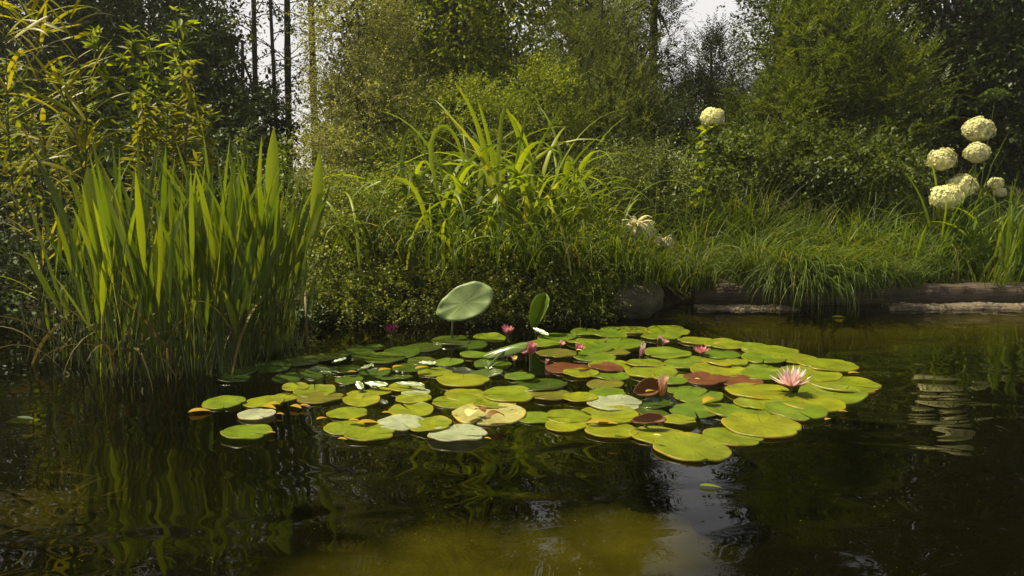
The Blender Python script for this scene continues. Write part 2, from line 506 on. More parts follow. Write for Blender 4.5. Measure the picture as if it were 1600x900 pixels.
M['peach'] = petal_mat('peach_petal', (.86, .58, .46), (.75, .30, .08))
M['rose'] = petal_mat('rose_petal', (.80, .42, .45), (.60, .15, .20))
M['magenta'] = petal_mat('magenta_petal', (.12, .02, .06), (.08, .01, .03))
M['white_petal'] = petal_mat('cream_petal', (.88, .80, .50), (.85, .70, .25))
M['stamen'] = rough_mat('stamen', (.7, .45, .03), (.85, .6, .08), scale=40, bump=.1)
M['sepal'] = leaf_mat('sepal', (.16, .07, .03), (.22, .10, .03), tr=.2, tcol=(1, 1, 1))

# ground and pond bed
def ground_mat():
    m, n, l = new_mat('soil_silt_and_sun_glow')
    g = n.new('ShaderNodeNewGeometry')
    sp = n.new('ShaderNodeSeparateXYZ'); l.new(g.outputs['Position'], sp.inputs[0])
    nz = n.new('ShaderNodeTexNoise'); nz.inputs['Scale'].default_value = 5; nz.inputs['Detail'].default_value = 8
    l.new(g.outputs['Position'], nz.inputs['Vector'])
    soil = n.new('ShaderNodeValToRGB')
    soil.color_ramp.elements[0].color = (.016, .013, .007, 1); soil.color_ramp.elements[1].color = (.05, .05, .018, 1)
    soil.color_ramp.elements[0].position = .35; soil.color_ramp.elements[1].position = .65
    l.new(nz.outputs['Fac'], soil.inputs[0])
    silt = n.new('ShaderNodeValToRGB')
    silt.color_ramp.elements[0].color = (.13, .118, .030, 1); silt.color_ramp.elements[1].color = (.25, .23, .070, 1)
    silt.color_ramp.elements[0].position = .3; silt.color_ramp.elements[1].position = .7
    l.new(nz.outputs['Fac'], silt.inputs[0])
    # silt where the bed is shallow (settles there), dark humus in the deep, soil on land
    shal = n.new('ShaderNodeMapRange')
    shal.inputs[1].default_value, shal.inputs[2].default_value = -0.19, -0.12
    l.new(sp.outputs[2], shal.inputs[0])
    # sunlit underwater glow painted as soft pale patches; the last lies under the weed
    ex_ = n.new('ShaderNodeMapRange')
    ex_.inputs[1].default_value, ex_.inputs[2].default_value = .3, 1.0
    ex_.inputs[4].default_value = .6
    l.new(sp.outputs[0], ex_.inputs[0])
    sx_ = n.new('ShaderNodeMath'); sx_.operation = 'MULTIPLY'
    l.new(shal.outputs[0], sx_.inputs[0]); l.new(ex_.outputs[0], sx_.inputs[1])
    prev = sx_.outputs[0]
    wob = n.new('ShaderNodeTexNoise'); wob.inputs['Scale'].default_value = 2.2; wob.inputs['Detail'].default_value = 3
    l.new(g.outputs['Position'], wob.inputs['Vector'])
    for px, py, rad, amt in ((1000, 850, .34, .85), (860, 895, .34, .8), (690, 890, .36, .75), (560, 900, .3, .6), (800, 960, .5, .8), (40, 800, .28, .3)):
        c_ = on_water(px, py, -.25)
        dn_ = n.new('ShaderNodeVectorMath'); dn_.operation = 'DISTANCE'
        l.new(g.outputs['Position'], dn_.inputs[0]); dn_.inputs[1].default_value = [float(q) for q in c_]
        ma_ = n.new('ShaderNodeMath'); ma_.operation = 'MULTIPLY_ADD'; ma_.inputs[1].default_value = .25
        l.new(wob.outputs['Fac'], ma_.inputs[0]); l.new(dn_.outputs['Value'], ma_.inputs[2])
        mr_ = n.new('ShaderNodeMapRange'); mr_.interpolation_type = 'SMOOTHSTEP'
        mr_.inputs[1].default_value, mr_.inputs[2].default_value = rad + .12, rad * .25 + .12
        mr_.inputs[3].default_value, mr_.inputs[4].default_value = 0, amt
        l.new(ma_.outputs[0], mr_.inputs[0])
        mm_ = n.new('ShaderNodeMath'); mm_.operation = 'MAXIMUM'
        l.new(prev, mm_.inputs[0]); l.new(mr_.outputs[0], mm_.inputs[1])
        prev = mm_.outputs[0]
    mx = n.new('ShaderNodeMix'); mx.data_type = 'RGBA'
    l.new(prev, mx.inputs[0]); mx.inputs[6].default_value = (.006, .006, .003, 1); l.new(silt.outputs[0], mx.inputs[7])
    land = n.new('ShaderNodeMapRange')
    land.inputs[1].default_value, land.inputs[2].default_value = -0.028, -0.018
    l.new(sp.outputs[2], land.inputs[0])
    m2 = n.new('ShaderNodeMix'); m2.data_type = 'RGBA'
    l.new(land.outputs[0], m2.inputs[0]); l.new(mx.outputs[2], m2.inputs[6]); l.new(soil.outputs[0], m2.inputs[7])
    p = n.new('ShaderNodeBsdfPrincipled'); p.inputs['Roughness'].default_value = .95
    p.inputs['Specular IOR Level'].default_value = .1
    l.new(m2.outputs[2], p.inputs['Base Color'])
    b = n.new('ShaderNodeBump'); b.inputs['Strength'].default_value = .5; b.inputs['Distance'].default_value = .03
    l.new(nz.outputs['Fac'], b.inputs['Height']); l.new(b.outputs[0], p.inputs['Normal'])
    o = n.new('ShaderNodeOutputMaterial'); l.new(p.outputs[0], o.inputs[0])
    return m

def water_mat():
    m, n, l = new_mat('pond_water')
    g = n.new('ShaderNodeNewGeometry')
    mp = n.new('ShaderNodeMapping'); mp.inputs['Scale'].default_value = (1.0, 1.7, 1)
    l.new(g.outputs['Position'], mp.inputs[0])
    nz = n.new('ShaderNodeTexNoise'); nz.inputs['Scale'].default_value = 2.6; nz.inputs['Detail'].default_value = 1.0
    nz.inputs['Roughness'].default_value = .45; nz.inputs['Distortion'].default_value = .6
    l.new(mp.outputs[0], nz.inputs['Vector'])
    b = n.new('ShaderNodeBump'); b.inputs['Strength'].default_value = .22; b.inputs['Distance'].default_value = .035
    l.new(nz.outputs['Fac'], b.inputs['Height'])
    fr = n.new('ShaderNodeFresnel'); fr.inputs['IOR'].default_value = 1.33
    l.new(b.outputs[0], fr.inputs['Normal'])
    gl = n.new('ShaderNodeBsdfGlossy'); gl.inputs['Roughness'].default_value = 0.0
    gl.inputs['Color'].default_value = (1, 1, 1, 1)
    l.new(b.outputs[0], gl.inputs['Normal'])
    t = n.new('ShaderNodeBsdfTransparent'); t.inputs['Color'].default_value = (.44, .43, .18, 1)
    mx = n.new('ShaderNodeMixShader')
    l.new(fr.outputs[0], mx.inputs[0]); l.new(t.outputs[0], mx.inputs[1]); l.new(gl.outputs[0], mx.inputs[2])
    o = n.new('ShaderNodeOutputMaterial'); l.new(mx.outputs[0], o.inputs[0])
    return m

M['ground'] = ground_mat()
M['water'] = water_mat()

# ------------------------------------------------------------------ the setting
def sheet(name, xs, ys, zf, mat):
    X, Y = np.meshgrid(xs, ys)
    Z = zf(X, Y)
    nx = len(xs)
    i = np.arange(len(ys) - 1)[:, None] * nx
    j = np.arange(nx - 1)[None]
    f = np.stack([i + j, i + j + 1, i + nx + j + 1, i + nx + j], -1).reshape(-1, 4)
    mb = MB()
    mb.add(np.stack([X, Y, Z], -1).reshape(-1, 3), f)
    o = mb.build(name, mat)
    return tag(o, kind='structure')

far = np.array([14, 18, 25, 40, 80, 160, 400.])
xs = np.concatenate([-far[::-1], np.arange(-11, 11.01, .055), far])
ys = np.concatenate([-far[::-1], np.arange(-5, 12.01, .045), far])
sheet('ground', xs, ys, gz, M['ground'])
sheet('water', np.linspace(-9.6, 9.6, 40), np.linspace(-3.6, 5.6, 30), lambda x, y: 0 * x, M['water'])

# thin haze volume added to lift the darks
hm, hn, hl = new_mat('added_haze')
pv = hn.new('ShaderNodeVolumePrincipled')
pv.inputs['Color'].default_value = (.95, .95, .88, 1)
pv.inputs['Density'].default_value = HAZE
pv.inputs['Anisotropy'].default_value = .3
ho = hn.new('ShaderNodeOutputMaterial')
hl.new(pv.outputs[0], ho.inputs['Volume'])
if HAZE > 0:
    bb = MB()
    bx0, bx1, by0, by1, bz0, bz1 = -420, 420, -420, 420, -2.2, 12
    bb.add([(bx0, by0, bz0), (bx1, by0, bz0), (bx1, by1, bz0), (bx0, by1, bz0), (bx0, by0, bz1), (bx1, by0, bz1), (bx1, by1, bz1), (bx0, by1, bz1)],
           [(0, 3, 2, 1), (4, 5, 6, 7), (0, 1, 5, 4), (1, 2, 6, 5), (2, 3, 7, 6), (3, 0, 4, 7)])
    tag(bb.build('haze', hm, smooth=False), 'faint warm haze added to lift the garden darks', 'haze', kind='stuff')

# ------------------------------------------------------------------ trees and shrubs behind the pond
def limbs(mb, base, top, r0, ells, nl, sides=7):
    pts = smooth_path([base, base + (top - base) * .5 + rng.normal(0, .04, 3), top], 12)
    tube(mb, pts, np.linspace(r0, r0 * .3, 12), sides)
    for _ in range(nl):
        k = rng.integers(4, 11)
        c, r = ells[rng.integers(len(ells))]
        e = c + nrm(rng.normal(0, 1, 3)) * r * rng.uniform(.4, .85)
        s = pts[k]
        mid = (s + e) / 2 + np.array([0, 0, .1 * np.linalg.norm(e - s)])
        tube(mb, smooth_path([s, mid, e], 7), np.linspace(r0 * .35, r0 * .06, 7), 5)

def tree(name, ells, r0, mat, label, cat, group, nl, base_px=None, trunk_top=None, **kw):
    c = ells[0][0]
    bx, by = (c[0], c[1]) if base_px is None else (at(base_px, 260, c[1])[0], c[1])
    base = np.array([bx, by, g1(bx, by) - .05])
    t = thing(name, base, label, cat, group)
    mb = MB()
    top = np.array([bx * .5 + c[0] * .5, by, trunk_top or max(e[0][2] + e[1][2] * .5 for e in ells)])
    limbs(mb, base, top, r0, ells, nl)
    mb.build('trunk', M['bark'], t)
    mb = MB()
    crown(mb, ells, **kw)
    mb.build('crown', M[mat], t)
    return t

G = 'trees behind the pond garden'
back = [(-60, -60, 15.5, 200, 420), (200, -120, 16.5, 120, 430), (630, -170, 16, 95, 430), (745, -200, 17, 80, 380),
        (940, -160, 16.5, 75, 420), (1300, -140, 16.5, 62, 420), (1530, -150, 16, 105, 450), (1720, -60, 15.5, 150, 420)]
lab = ['dark dense tree farthest back at the far left edge', 'tall dark tree far back behind the tall herbs',
       'dark tree far back behind the pale grey green bush', 'dark tree far back behind the yellow green tree',
       'dark tree far back behind the grey green conifer', 'dark tree far back just right of the bright sky gap',
       'dark tree far back behind the cedar fronds', 'dark dense tree farthest back at the far right edge']
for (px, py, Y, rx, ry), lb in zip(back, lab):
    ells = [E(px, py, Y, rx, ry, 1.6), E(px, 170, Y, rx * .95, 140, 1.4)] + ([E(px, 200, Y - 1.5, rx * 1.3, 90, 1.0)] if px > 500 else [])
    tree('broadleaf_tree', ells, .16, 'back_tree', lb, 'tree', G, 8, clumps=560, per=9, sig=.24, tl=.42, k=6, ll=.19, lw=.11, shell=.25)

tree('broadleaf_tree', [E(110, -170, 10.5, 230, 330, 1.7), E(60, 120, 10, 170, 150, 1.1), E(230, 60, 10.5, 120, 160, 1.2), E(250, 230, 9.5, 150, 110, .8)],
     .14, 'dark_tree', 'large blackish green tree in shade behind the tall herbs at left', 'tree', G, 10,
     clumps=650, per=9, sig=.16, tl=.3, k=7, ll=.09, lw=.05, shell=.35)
tree('understorey_tree', [E(385, 205, 8.8, 60, 60, .6), E(325, 130, 9, 45, 110, .6)], .05, 'dark_tree',
     'low dark bushy tree at the foot of the bare slender trunks', 'tree', None, 6,
     clumps=260, per=8, sig=.10, tl=.22, k=7, ll=.07, lw=.045, shell=.3)

# slender trunks against the sky gap
GT = 'slender trunks against the sky'
for px, lean, r0, lb in [(397, 4, .034, 'slender dark trunk leftmost against the white sky gap'),
                         (424, 10, .024, 'thinnest dark trunk, second from left against the white sky gap'),
                         (449, 2, .042, 'mossy greenish trunk, third from left against the white sky gap'),
                         (487, 6, .045, 'dark slender trunk right of the sky gap beside the pale bush')]:
    Y = 9.4 + rng.uniform(-.3, .3)
    b = at(px + lean, 260, Y); b[2] = g1(b[0], Y) - .05
    t = thing('slender_tree', b, lb, 'tree', GT)
    mb = MB()
    p = [b, at(px + lean * .4, 120, Y), at(px - lean * .3, -30, Y), at(px - lean, -260, Y)]
    tube(mb, smooth_path(p, 22), np.linspace(r0, r0 * .6, 22) * rng.uniform(.92, 1.08, 22), 8)
    P, D = [], []
    for _ in range(12):
        k = at(px + rng.uniform(-3, 3), rng.uniform(-30, 230), Y)
        s = rng.choice([-1, 1])
        e = k + np.array([s * rng.uniform(.15, .45), rng.uniform(-.2, .2), rng.uniform(-.05, .3)])
        tube(mb, smooth_path([k, (k + e) / 2 + [0, 0, .04], e], 6), np.linspace(.007, .002, 6), 4)
        for u in rng.uniform(.2, 1, 6):
            P.append(k + (e - k) * u); D.append((e - k) * .5 + rng.normal(0, .15, 3))
    mb.build('trunk', M['bark'], t)
    mb = MB()
    twigs(mb, np.array(P), np.array(D), rng.uniform(.1, .25, len(P)), 6, .055, .03)
    crown(mb, [E(px, -180, Y, 60, 120, .8)], 90, 8, .12, .25, 7, .08, .045, shell=.2)
    mb.build('crown', M['sapling'], t)

tree('broadleaf_tree', [E(700, 30, 8.8, 120, 90, .9), E(800, 60, 9, 90, 90, .8), E(690, -210, 9.6, 140, 210, 1.2), E(640, 110, 8.4, 70, 80, .5)],
     .08, 'mid_tree', 'bright yellow green tree leaning over the centre of the bank', 'tree', G, 12,
     clumps=470, per=8, sig=.13, tl=.28, k=7, ll=.075, lw=.036, shell=.3, droop=.35)
tree('small_leaved_shrub', [E(560, 70, 7.6, 85, 110, .6), E(590, 190, 7.3, 100, 110, .6), E(540, 260, 7.0, 70, 70, .5)],
     .03, 'pale_bush', 'pale grey green small leaved shrub right of the slender trunks', 'shrub', None, 10,
     clumps=650, per=10, sig=.07, tl=.16, k=9, ll=.026, lw=.016, shell=.45)
tree('small_leaved_shrub', [E(720, 210, 7.2, 100, 80, .5), E(660, 270, 6.9, 80, 60, .4), E(840, 200, 7.4, 60, 100, .5)],
     .03, 'mid_tree', 'olive shrub directly behind the arching strap leaves', 'shrub', None, 8,
     clumps=380, per=9, sig=.07, tl=.18, k=9, ll=.032, lw=.018, shell=.4)
tree('feathery_conifer', [E(940, 60, 7.9, 75, 130, .6), E(960, 210, 7.5, 95, 110, .6), E(900, 130, 8, 60, 100, .5)],
     .04, 'conifer', 'grey green feathery conifer in the middle of the background', 'conifer', None, 8,
     clumps=420, per=9, sig=.09, tl=.26, k=14, ll=.045, lw=.012, shell=.45, flat=True, upb=.7, phi=.7)
tree('narrow_conifer', [E(1020, 90, 8.6, 36, 230, .4), E(1005, -170, 8.8, 32, 200, .4)],
     .06, 'dark_conifer', 'dark narrow conifer column left of the bright sky gap', 'conifer', None, 8,
     clumps=330, per=8, sig=.09, tl=.25, k=12, ll=.05, lw=.014, shell=.3, flat=True, upb=.5)
tree('spiky_conifer', [E(1110, 120, 12.5, 40, 75, .6), E(1085, 190, 12, 65, 60, .6), E(1150, 190, 12, 60, 60, .5)],
     .06, 'dark_conifer', 'small dark spiky conifer below the bright sky gap', 'conifer', None, 6,
     clumps=260, per=8, sig=.10, tl=.4, k=14, ll=.08, lw=.018, shell=.3, flat=True, upb=.7)
tree('broadleaf_tree', [E(1225, 20, 10.5, 58, 90, .8), E(1262, -150, 10.8, 72, 200, .9), E(1330, -20, 10.5, 90, 130, .9)],
     .09, 'dark_tree', 'dark glossy tree bordering the right side of the sky gap', 'tree', G, 9,
     clumps=430, per=8, sig=.13, tl=.26, k=7, ll=.075, lw=.045, shell=.35)
tree('feathery_cedar', [E(1290, 110, 7.9, 105, 120, .7), E(1230, 200, 7.5, 85, 70, .5), E(1360, 190, 7.6, 85, 110, .6), E(1290, 20, 8.2, 70, 70, .6)],
     .05, 'cedar', 'large feathery cedar with green fan fronds at right', 'conifer', None, 12,
     clumps=560, per=8, sig=.10, tl=.32, k=16, ll=.06, lw=.016, shell=.4, flat=True, upb=.45, phi=.75)
tree('broadleaf_tree', [E(1525, -10, 9.5, 135, 230, 1.0), E(1560, 190, 9.2, 120, 110, .7), E(1430, 210, 9.2, 60, 90, .6), E(1640, 40, 9, 110, 260, .8)],
     .10, 'dark_tree', 'big shadowy dark tree filling the top right corner', 'tree', G, 9,
     clumps=620, per=9, sig=.15, tl=.28, k=7, ll=.085, lw=.05, shell=.35)
tree('layered_shrub', [E(1200, 255, 6.9, 60, 40, .4), E(1290, 262, 6.7, 90, 40, .4), E(1120, 280, 6.9, 60, 50, .4), E(1360, 270, 6.8, 60, 45, .4)],
     .02, 'cedar', 'low layered green shrub under the feathery cedar', 'shrub', None, 6,
     clumps=230, per=9, sig=.06, tl=.24, k=9, ll=.055, lw=.028, shell=.4, upb=.1)
tree('small_leaved_shrub', [E(1030, 290, 6.6, 60, 50, .4), E(950, 300, 6.6, 60, 60, .4)],
     .02, 'conifer', 'small dull green shrub behind the cream spidery blooms', 'shrub', None, 6,
     clumps=230, per=9, sig=.06, tl=.18, k=9, ll=.03, lw=.016, shell=.4)
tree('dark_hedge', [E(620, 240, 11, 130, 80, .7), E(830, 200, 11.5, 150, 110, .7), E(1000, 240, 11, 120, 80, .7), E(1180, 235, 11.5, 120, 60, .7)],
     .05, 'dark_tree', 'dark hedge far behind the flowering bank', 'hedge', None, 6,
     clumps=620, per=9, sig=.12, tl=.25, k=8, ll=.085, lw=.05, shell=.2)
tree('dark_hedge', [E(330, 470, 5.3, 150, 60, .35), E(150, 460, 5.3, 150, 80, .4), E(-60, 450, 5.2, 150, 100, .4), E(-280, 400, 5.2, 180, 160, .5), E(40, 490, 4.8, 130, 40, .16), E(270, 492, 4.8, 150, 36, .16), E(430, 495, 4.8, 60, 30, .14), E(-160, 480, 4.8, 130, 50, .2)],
     .03, 'dark_tree', 'low dark growth added for the shade behind the left stand', 'shrub', None, 5,
     clumps=640, per=9, sig=.07, tl=.2, k=8, ll=.05, lw=.03, shell=.3, zmin=.01, droop=.5)  # dark growth added where the left bank lies in shade
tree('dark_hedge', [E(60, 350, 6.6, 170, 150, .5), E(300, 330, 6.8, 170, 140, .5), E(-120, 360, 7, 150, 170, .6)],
     .04, 'dark_tree', 'dark shrub thicket added for the shade behind the left reeds', 'shrub', None, 6,
     clumps=520, per=9, sig=.09, tl=.2, k=8, ll=.06, lw=.035, shell=.3)  # dark thicket put in for the deep shade beneath the trees

# low mounds of small round leaves at the water's edge
for i, (ells, lb) in enumerate([
    ([E(560, 400, 5.25, 95, 80, .35), E(600, 330, 5.6, 90, 60, .35), E(520, 340, 5.6, 50, 70, .3)], 'mound of small glossy leaves right of the paddle leaf stand'),
    ([E(640, 470, 4.95, 80, 38, .22), E(560, 480, 4.95, 70, 40, .22)], 'low trailing carpet of small leaves left of the big raised leaf'),
    ([E(810, 440, 5.15, 110, 55, .3), E(760, 480, 4.95, 80, 30, .2)], 'trailing small leaves below the arching strap clump'),
    ([E(930, 430, 5.2, 60, 60, .25), E(900, 475, 4.98, 60, 28, .18)], 'small leaved trailing plant left of the stone')]):
    c = ells[0][0]
    t = thing('creeping_shrub', (c[0], c[1], g1(c[0], c[1])), lb, 'shrub', 'low creeping shrubs along the bank')
    mb = MB()
    crown(mb, ells, [420, 300, 380, 240][i], 9, .05, .17, 9, .024, .017, shell=.55, droop=.5, upb=.3, zmin=0.02)
    mb.build('foliage', M['mound'], t)
    mb = MB()
    for _ in range(26):
        e = ells[rng.integers(len(ells))]
        p = e[0] + nrm(rng.normal(0, 1, 3)) * e[1] * .9
        s = np.array([c[0] + rng.normal(0, .1), c[1], g1(c[0], c[1])])
        tube(mb, smooth_path([s, (s + p) / 2 + [0, 0, .06], p], 6), np.linspace(.006, .002, 6), 4)
    mb.build('stems', M['bark'], t)

# ------------------------------------------------------------------ bank: stone, timbers, grass
def stone(px, py, Y, sx, sy, sz, label):
    c = at(px, py, Y)
    import bmesh
    bm = bmesh.new()
    bmesh.ops.create_icosphere(bm, subdivisions=4, radius=1)
    from mathutils import noise
    for v in bm.verts:
        n = v.co.normalized()
        k = 1 + .22 * noise.noise(n * 1.7 + Vector((3, 1, 2))) + .07 * noise.noise(n * 5)
        k = min(k, 1.08)
        v.co = Vector((n.x * sx * k, n.y * sy * k, n.z * sz * k))
    me = bpy.data.meshes.new('boulder')
    bm.to_mesh(me); bm.free()
    me.polygons.foreach_set('use_smooth', np.ones(len(me.polygons), bool))
    me.materials.append(M['rock'])
    o = bpy.data.objects.new('boulder', me)
    o.location = c
    o.rotation_euler = (.2, -.25, .3)
    col.objects.link(o)
    tag(o, label, 'stone')
stone(992, 468, 5.0, .17, .16, .12, 'rounded dark stone streaked with light at the water edge')

def timber(name, px0, px1, Y0, Y1, z0, z1, dep, mat, label, cat, rag=.012, seg=60):
    a, b = at(px0, 480, Y0), at(px1, 480, Y1)
    mb = MB()
    xs_ = np.linspace(0, 1, seg)
    prof = np.array([(0, z0), (-.01, z0 + (z1 - z0) * .5), (.004, z1 - .012), (.016, z1), (dep * .5, z1 + .004), (dep - .01, z1), (dep, z1 - .015), (dep, z0)])
    rings = []
    for u in xs_:
        c = a + (b - a) * u
        r = np.array([(c[0], c[1] + q[0], q[1]) for q in prof])
        r[1:7] += rng.normal(0, rag, (6, 3)) * np.array([.1, 1, .6]) + np.array([0, 0, rag * .8 * math.sin(u * 17) - rag * .5])
        rings.append(r)
    V = np.array(rings)
    k = len(prof)
    i = np.arange(seg - 1)[:, None] * k
    j = np.arange(k)[None]
    f = np.stack([i + j, i + k + j, i + k + (j + 1) % k, i + (j + 1) % k], -1).reshape(-1, 4)
    mb.add(V.reshape(-1, 3), f)
    mb.add(V[0], np.arange(k)[None]); mb.add(V[-1], np.arange(k)[None, ::-1])
    o = mb.build(name, M[mat], smooth=False)
    tag(o, label, cat)
timber('timber_edging', 1085, 1720, 5.40, 5.42, .0, .125, .16, 'timber', 'long dark weathered timber edging the right bank', 'timber edging', rag=.005)
timber('driftwood_log', 1390, 1700, 5.20, 5.24, -.03, .026, .13, 'log', 'pale cracked log lying at the waterline on the far right', 'log', rag=.0045, seg=110)
timber('driftwood_log', 1090, 1250, 5.20, 5.18, -.03, .018, .13, 'log', 'short crumbly brown log at the waterline beside the overhanging grass', 'log', rag=.0045, seg=60)

# bank grass, uncountable
def grass_patch(mb, n, x0, x1, d0, d1, h0, h1, wdt, lean=.5, bend=(.5, 1.9)):
    x = rng.uniform(x0, x1, n)
    y = shore(x) + rng.uniform(d0, d1, n)
    # tufted: pull towards random centres
    c = rng.uniform(0, 1, (max(4, n // 45), 2))
    cx = x0 + (x1 - x0) * c[:, 0]; cy = shore(cx) + d0 + (d1 - d0) * c[:, 1]
    k = rng.integers(0, len(cx), n)
    m = rng.uniform(0, 1, n) < .7
    x = np.where(m, cx[k] + rng.normal(0, .035, n), x)
    y = np.where(m, cy[k] + rng.normal(0, .035, n), y)
    L = rng.uniform(h0, h1, n) * np.where(m, rng.uniform(.7, 1.15, len(cx))[k], .8)
    blades(mb, np.stack([x, y, gz(x, y) - .01], -1), rng.uniform(0, 6.28, n), rng.uniform(1.0, 1.55, n), L,
           rng.uniform(.6, 1.3, n) * wdt, rng.uniform(*bend, n), prof_grass, seg=6, twist=rng.normal(0, .5, n), sway=rng.normal(0, .3, n))
mb = MB()
grass_patch(mb, 4200, .75, 5.2, .36, 1.5, .2, .48, .008)
grass_patch(mb, 1500, .9, 5.2, .4, 1.3, .5, .8, .011, bend=(.8, 2.4))
grass_patch(mb, 2200, .6, 5.2, 1.2, 2.6, .3, .6, .009)
grass_patch(mb, 1100, -.3, 1.2, .5, 1.6, .25, .5, .009)
grass_patch(mb, 1500, -3.5, -.3, .6, 2.0, .3, .6, .009)
grass_patch(mb, 900, .9, 5.0, .5, 1.5, .55, .85, .012, bend=(.4, 1.6))
grass_patch(mb, 420, -1.1, 1.2, .10, 1.2, .2, .65, .009, bend=(.8, 3.0))
o = mb.build('bank_grass', M['grass'])
tag(o, 'fine green grass covering the bank behind the timber edging', 'grass', kind='stuff')

def tuft(px, Y, n, h, wdt, label, cat='grass tuft', mat='grass', name='grass_tuft', spread=.06, bend=(.8, 2.4), el=(1.05, 1.5), prof=prof_grass, z=None, group=None, seg=8, az=None):
    c = at(px, 400, Y)
    zz = g1(c[0], Y) if z is None else z
    mb = MB()
    b = np.stack([c[0] + rng.normal(0, spread, n), Y + rng.normal(0, spread, n), np.full(n, zz - .01)], -1)
    a = rng.uniform(0, 6.28, n) if az is None else rng.normal(az, .7, n)
    blades(mb, b, a, rng.uniform(*el, n), rng.uniform(.6, 1.15, n) * h, rng.uniform(.7, 1.2, n) * wdt,
           rng.uniform(*bend, n), prof, seg=seg, twist=rng.normal(0, .35, n), sway=rng.normal(0, .3, n))
    o = mb.build(name, M[mat])
    o['z'] = zz
    del o['z']
    tag(o, label, cat, group)
    return o
GG = 'grass tufts on the bank'
tuft(600, 4.98, 60, .5, .010, 'loose pale grass blades trailing over the left of the mound', bend=(1.4, 2.8), z=.42, group=GG, spread=.14)
tuft(710, 4.92, 70, .5, .010, 'loose grass blades hanging behind the big raised leaf', bend=(1.6, 3.0), z=.34, group=GG, spread=.14, az=-1.57)
tuft(850, 4.95, 80, .55, .011, 'loose grass blades hanging behind the folded upright leaf', bend=(1.6, 3.0), z=.34, group=GG, spread=.16, az=-1.57)
tuft(950, 4.98, 70, .5, .010, 'loose grass blades drooping just left of the stone', bend=(1.5, 3.0), z=.32, group=GG, spread=.12, az=-1.57)
tuft(1000, 5.06, 170, .46, .010, 'loose grass blades drooping over the top of the stone', bend=(1.6, 3.2), z=.20, group=GG, spread=.12, az=-1.57)
tuft(1250, 5.32, 620, .56, .010, 'shaggy grass tuft hanging over the timber into the water', bend=(1.7, 3.3), spread=.10, z=.13, group=GG, az=-1.57, el=(.6, 1.5))
tuft(1175, 5.5, 240, .5, .009, 'bushy grass tuft left of the overhanging shaggy tuft', bend=(1.0, 2.6), z=.14, group=GG)
tuft(1335, 5.38, 380, .50, .010, 'arching grass tuft between the overhanging tuft and the pale log', bend=(1.4, 3.0), z=.14, group=GG, spread=.10, az=-1.57, el=(.7, 1.5))
tuft(1415, 5.42, 170, .34, .009, 'low grass tuft spilling over the timber left of the pale log', bend=(1.4, 2.9), z=.13, group=GG)
tuft(1085, 5.3, 260, .42, .009, 'grass tuft hanging just right of the stone', bend=(1.3, 2.9), z=.14, group=GG, spread=.08)
tuft(1560, 5.44, 26, .3, .008, 'few thin grass blades standing on the timber at far right', bend=(.5, 1.8), z=.12, group=GG)
tuft(1300, 6.0, 260, .6, .011, 'tall pale arching grass tuft in front of the layered shrub', bend=(1.0, 2.4), group=GG, spread=.12)
tuft(1150, 6.2, 160, .7, .012, 'tall upright grass tuft right of the cream spidery blooms', bend=(.4, 1.5), group=GG, spread=.12)
tuft(1430, 5.9, 280, .45, .010, 'dense grass tuft under the cream flower balls', bend=(1.0, 2.4), group=GG, spread=.16)

# arching strap-leaved clumps on the centre bank
def strap_clump(px, Y, z, n, h, wdt, label, spread=.12, bend=(1.2, 2.9), el=(1.15, 1.52)):
    return tuft(px, Y, n, h, wdt, label, 'strap plant', 'strap', 'strap_leaf_clump', spread, bend, el, prof_strap, z, 'strap leaved clumps on the centre bank', 12)
strap_clump(700, 5.5, .40, 64, .95, 0.048, 'broad arching strap leaf clump left of the tall centre one', spread=.2)
strap_clump(800, 5.65, .42, 84, 1.08, 0.052, 'tallest arching strap leaf clump in the centre of the bank', bend=(1.0, 2.9), spread=.2)
strap_clump(855, 5.5, .36, 47, .85, 0.034, 'narrow strap leaf clump right of the tall centre one', bend=(.8, 2.3))
strap_clump(760, 5.2, .30, 58, .55, 0.025, 'low drooping strap leaf clump in front of the tall centre one', bend=(1.4, 2.9))
strap_clump(600, 5.6, .42, 36, .6, 0.018, 'thin pale bladed clump on the left shoulder of the mound', bend=(1.0, 2.4), el=(.8, 1.3))
strap_clump(930, 5.6, .34, 56, .6, 0.023, 'fine bladed clump left of the cream spidery blooms', bend=(.8, 2.2))
strap_clump(815, 5.1, .28, 40, .75, .024, 'strap leaf clump hanging towards the folded upright leaf', bend=(1.0, 3.1), spread=.22)
strap_clump(640, 5.12, .32, 34, .7, .022, 'strap leaf clump hanging towards the big raised leaf', bend=(1.0, 3.1), spread=.22)
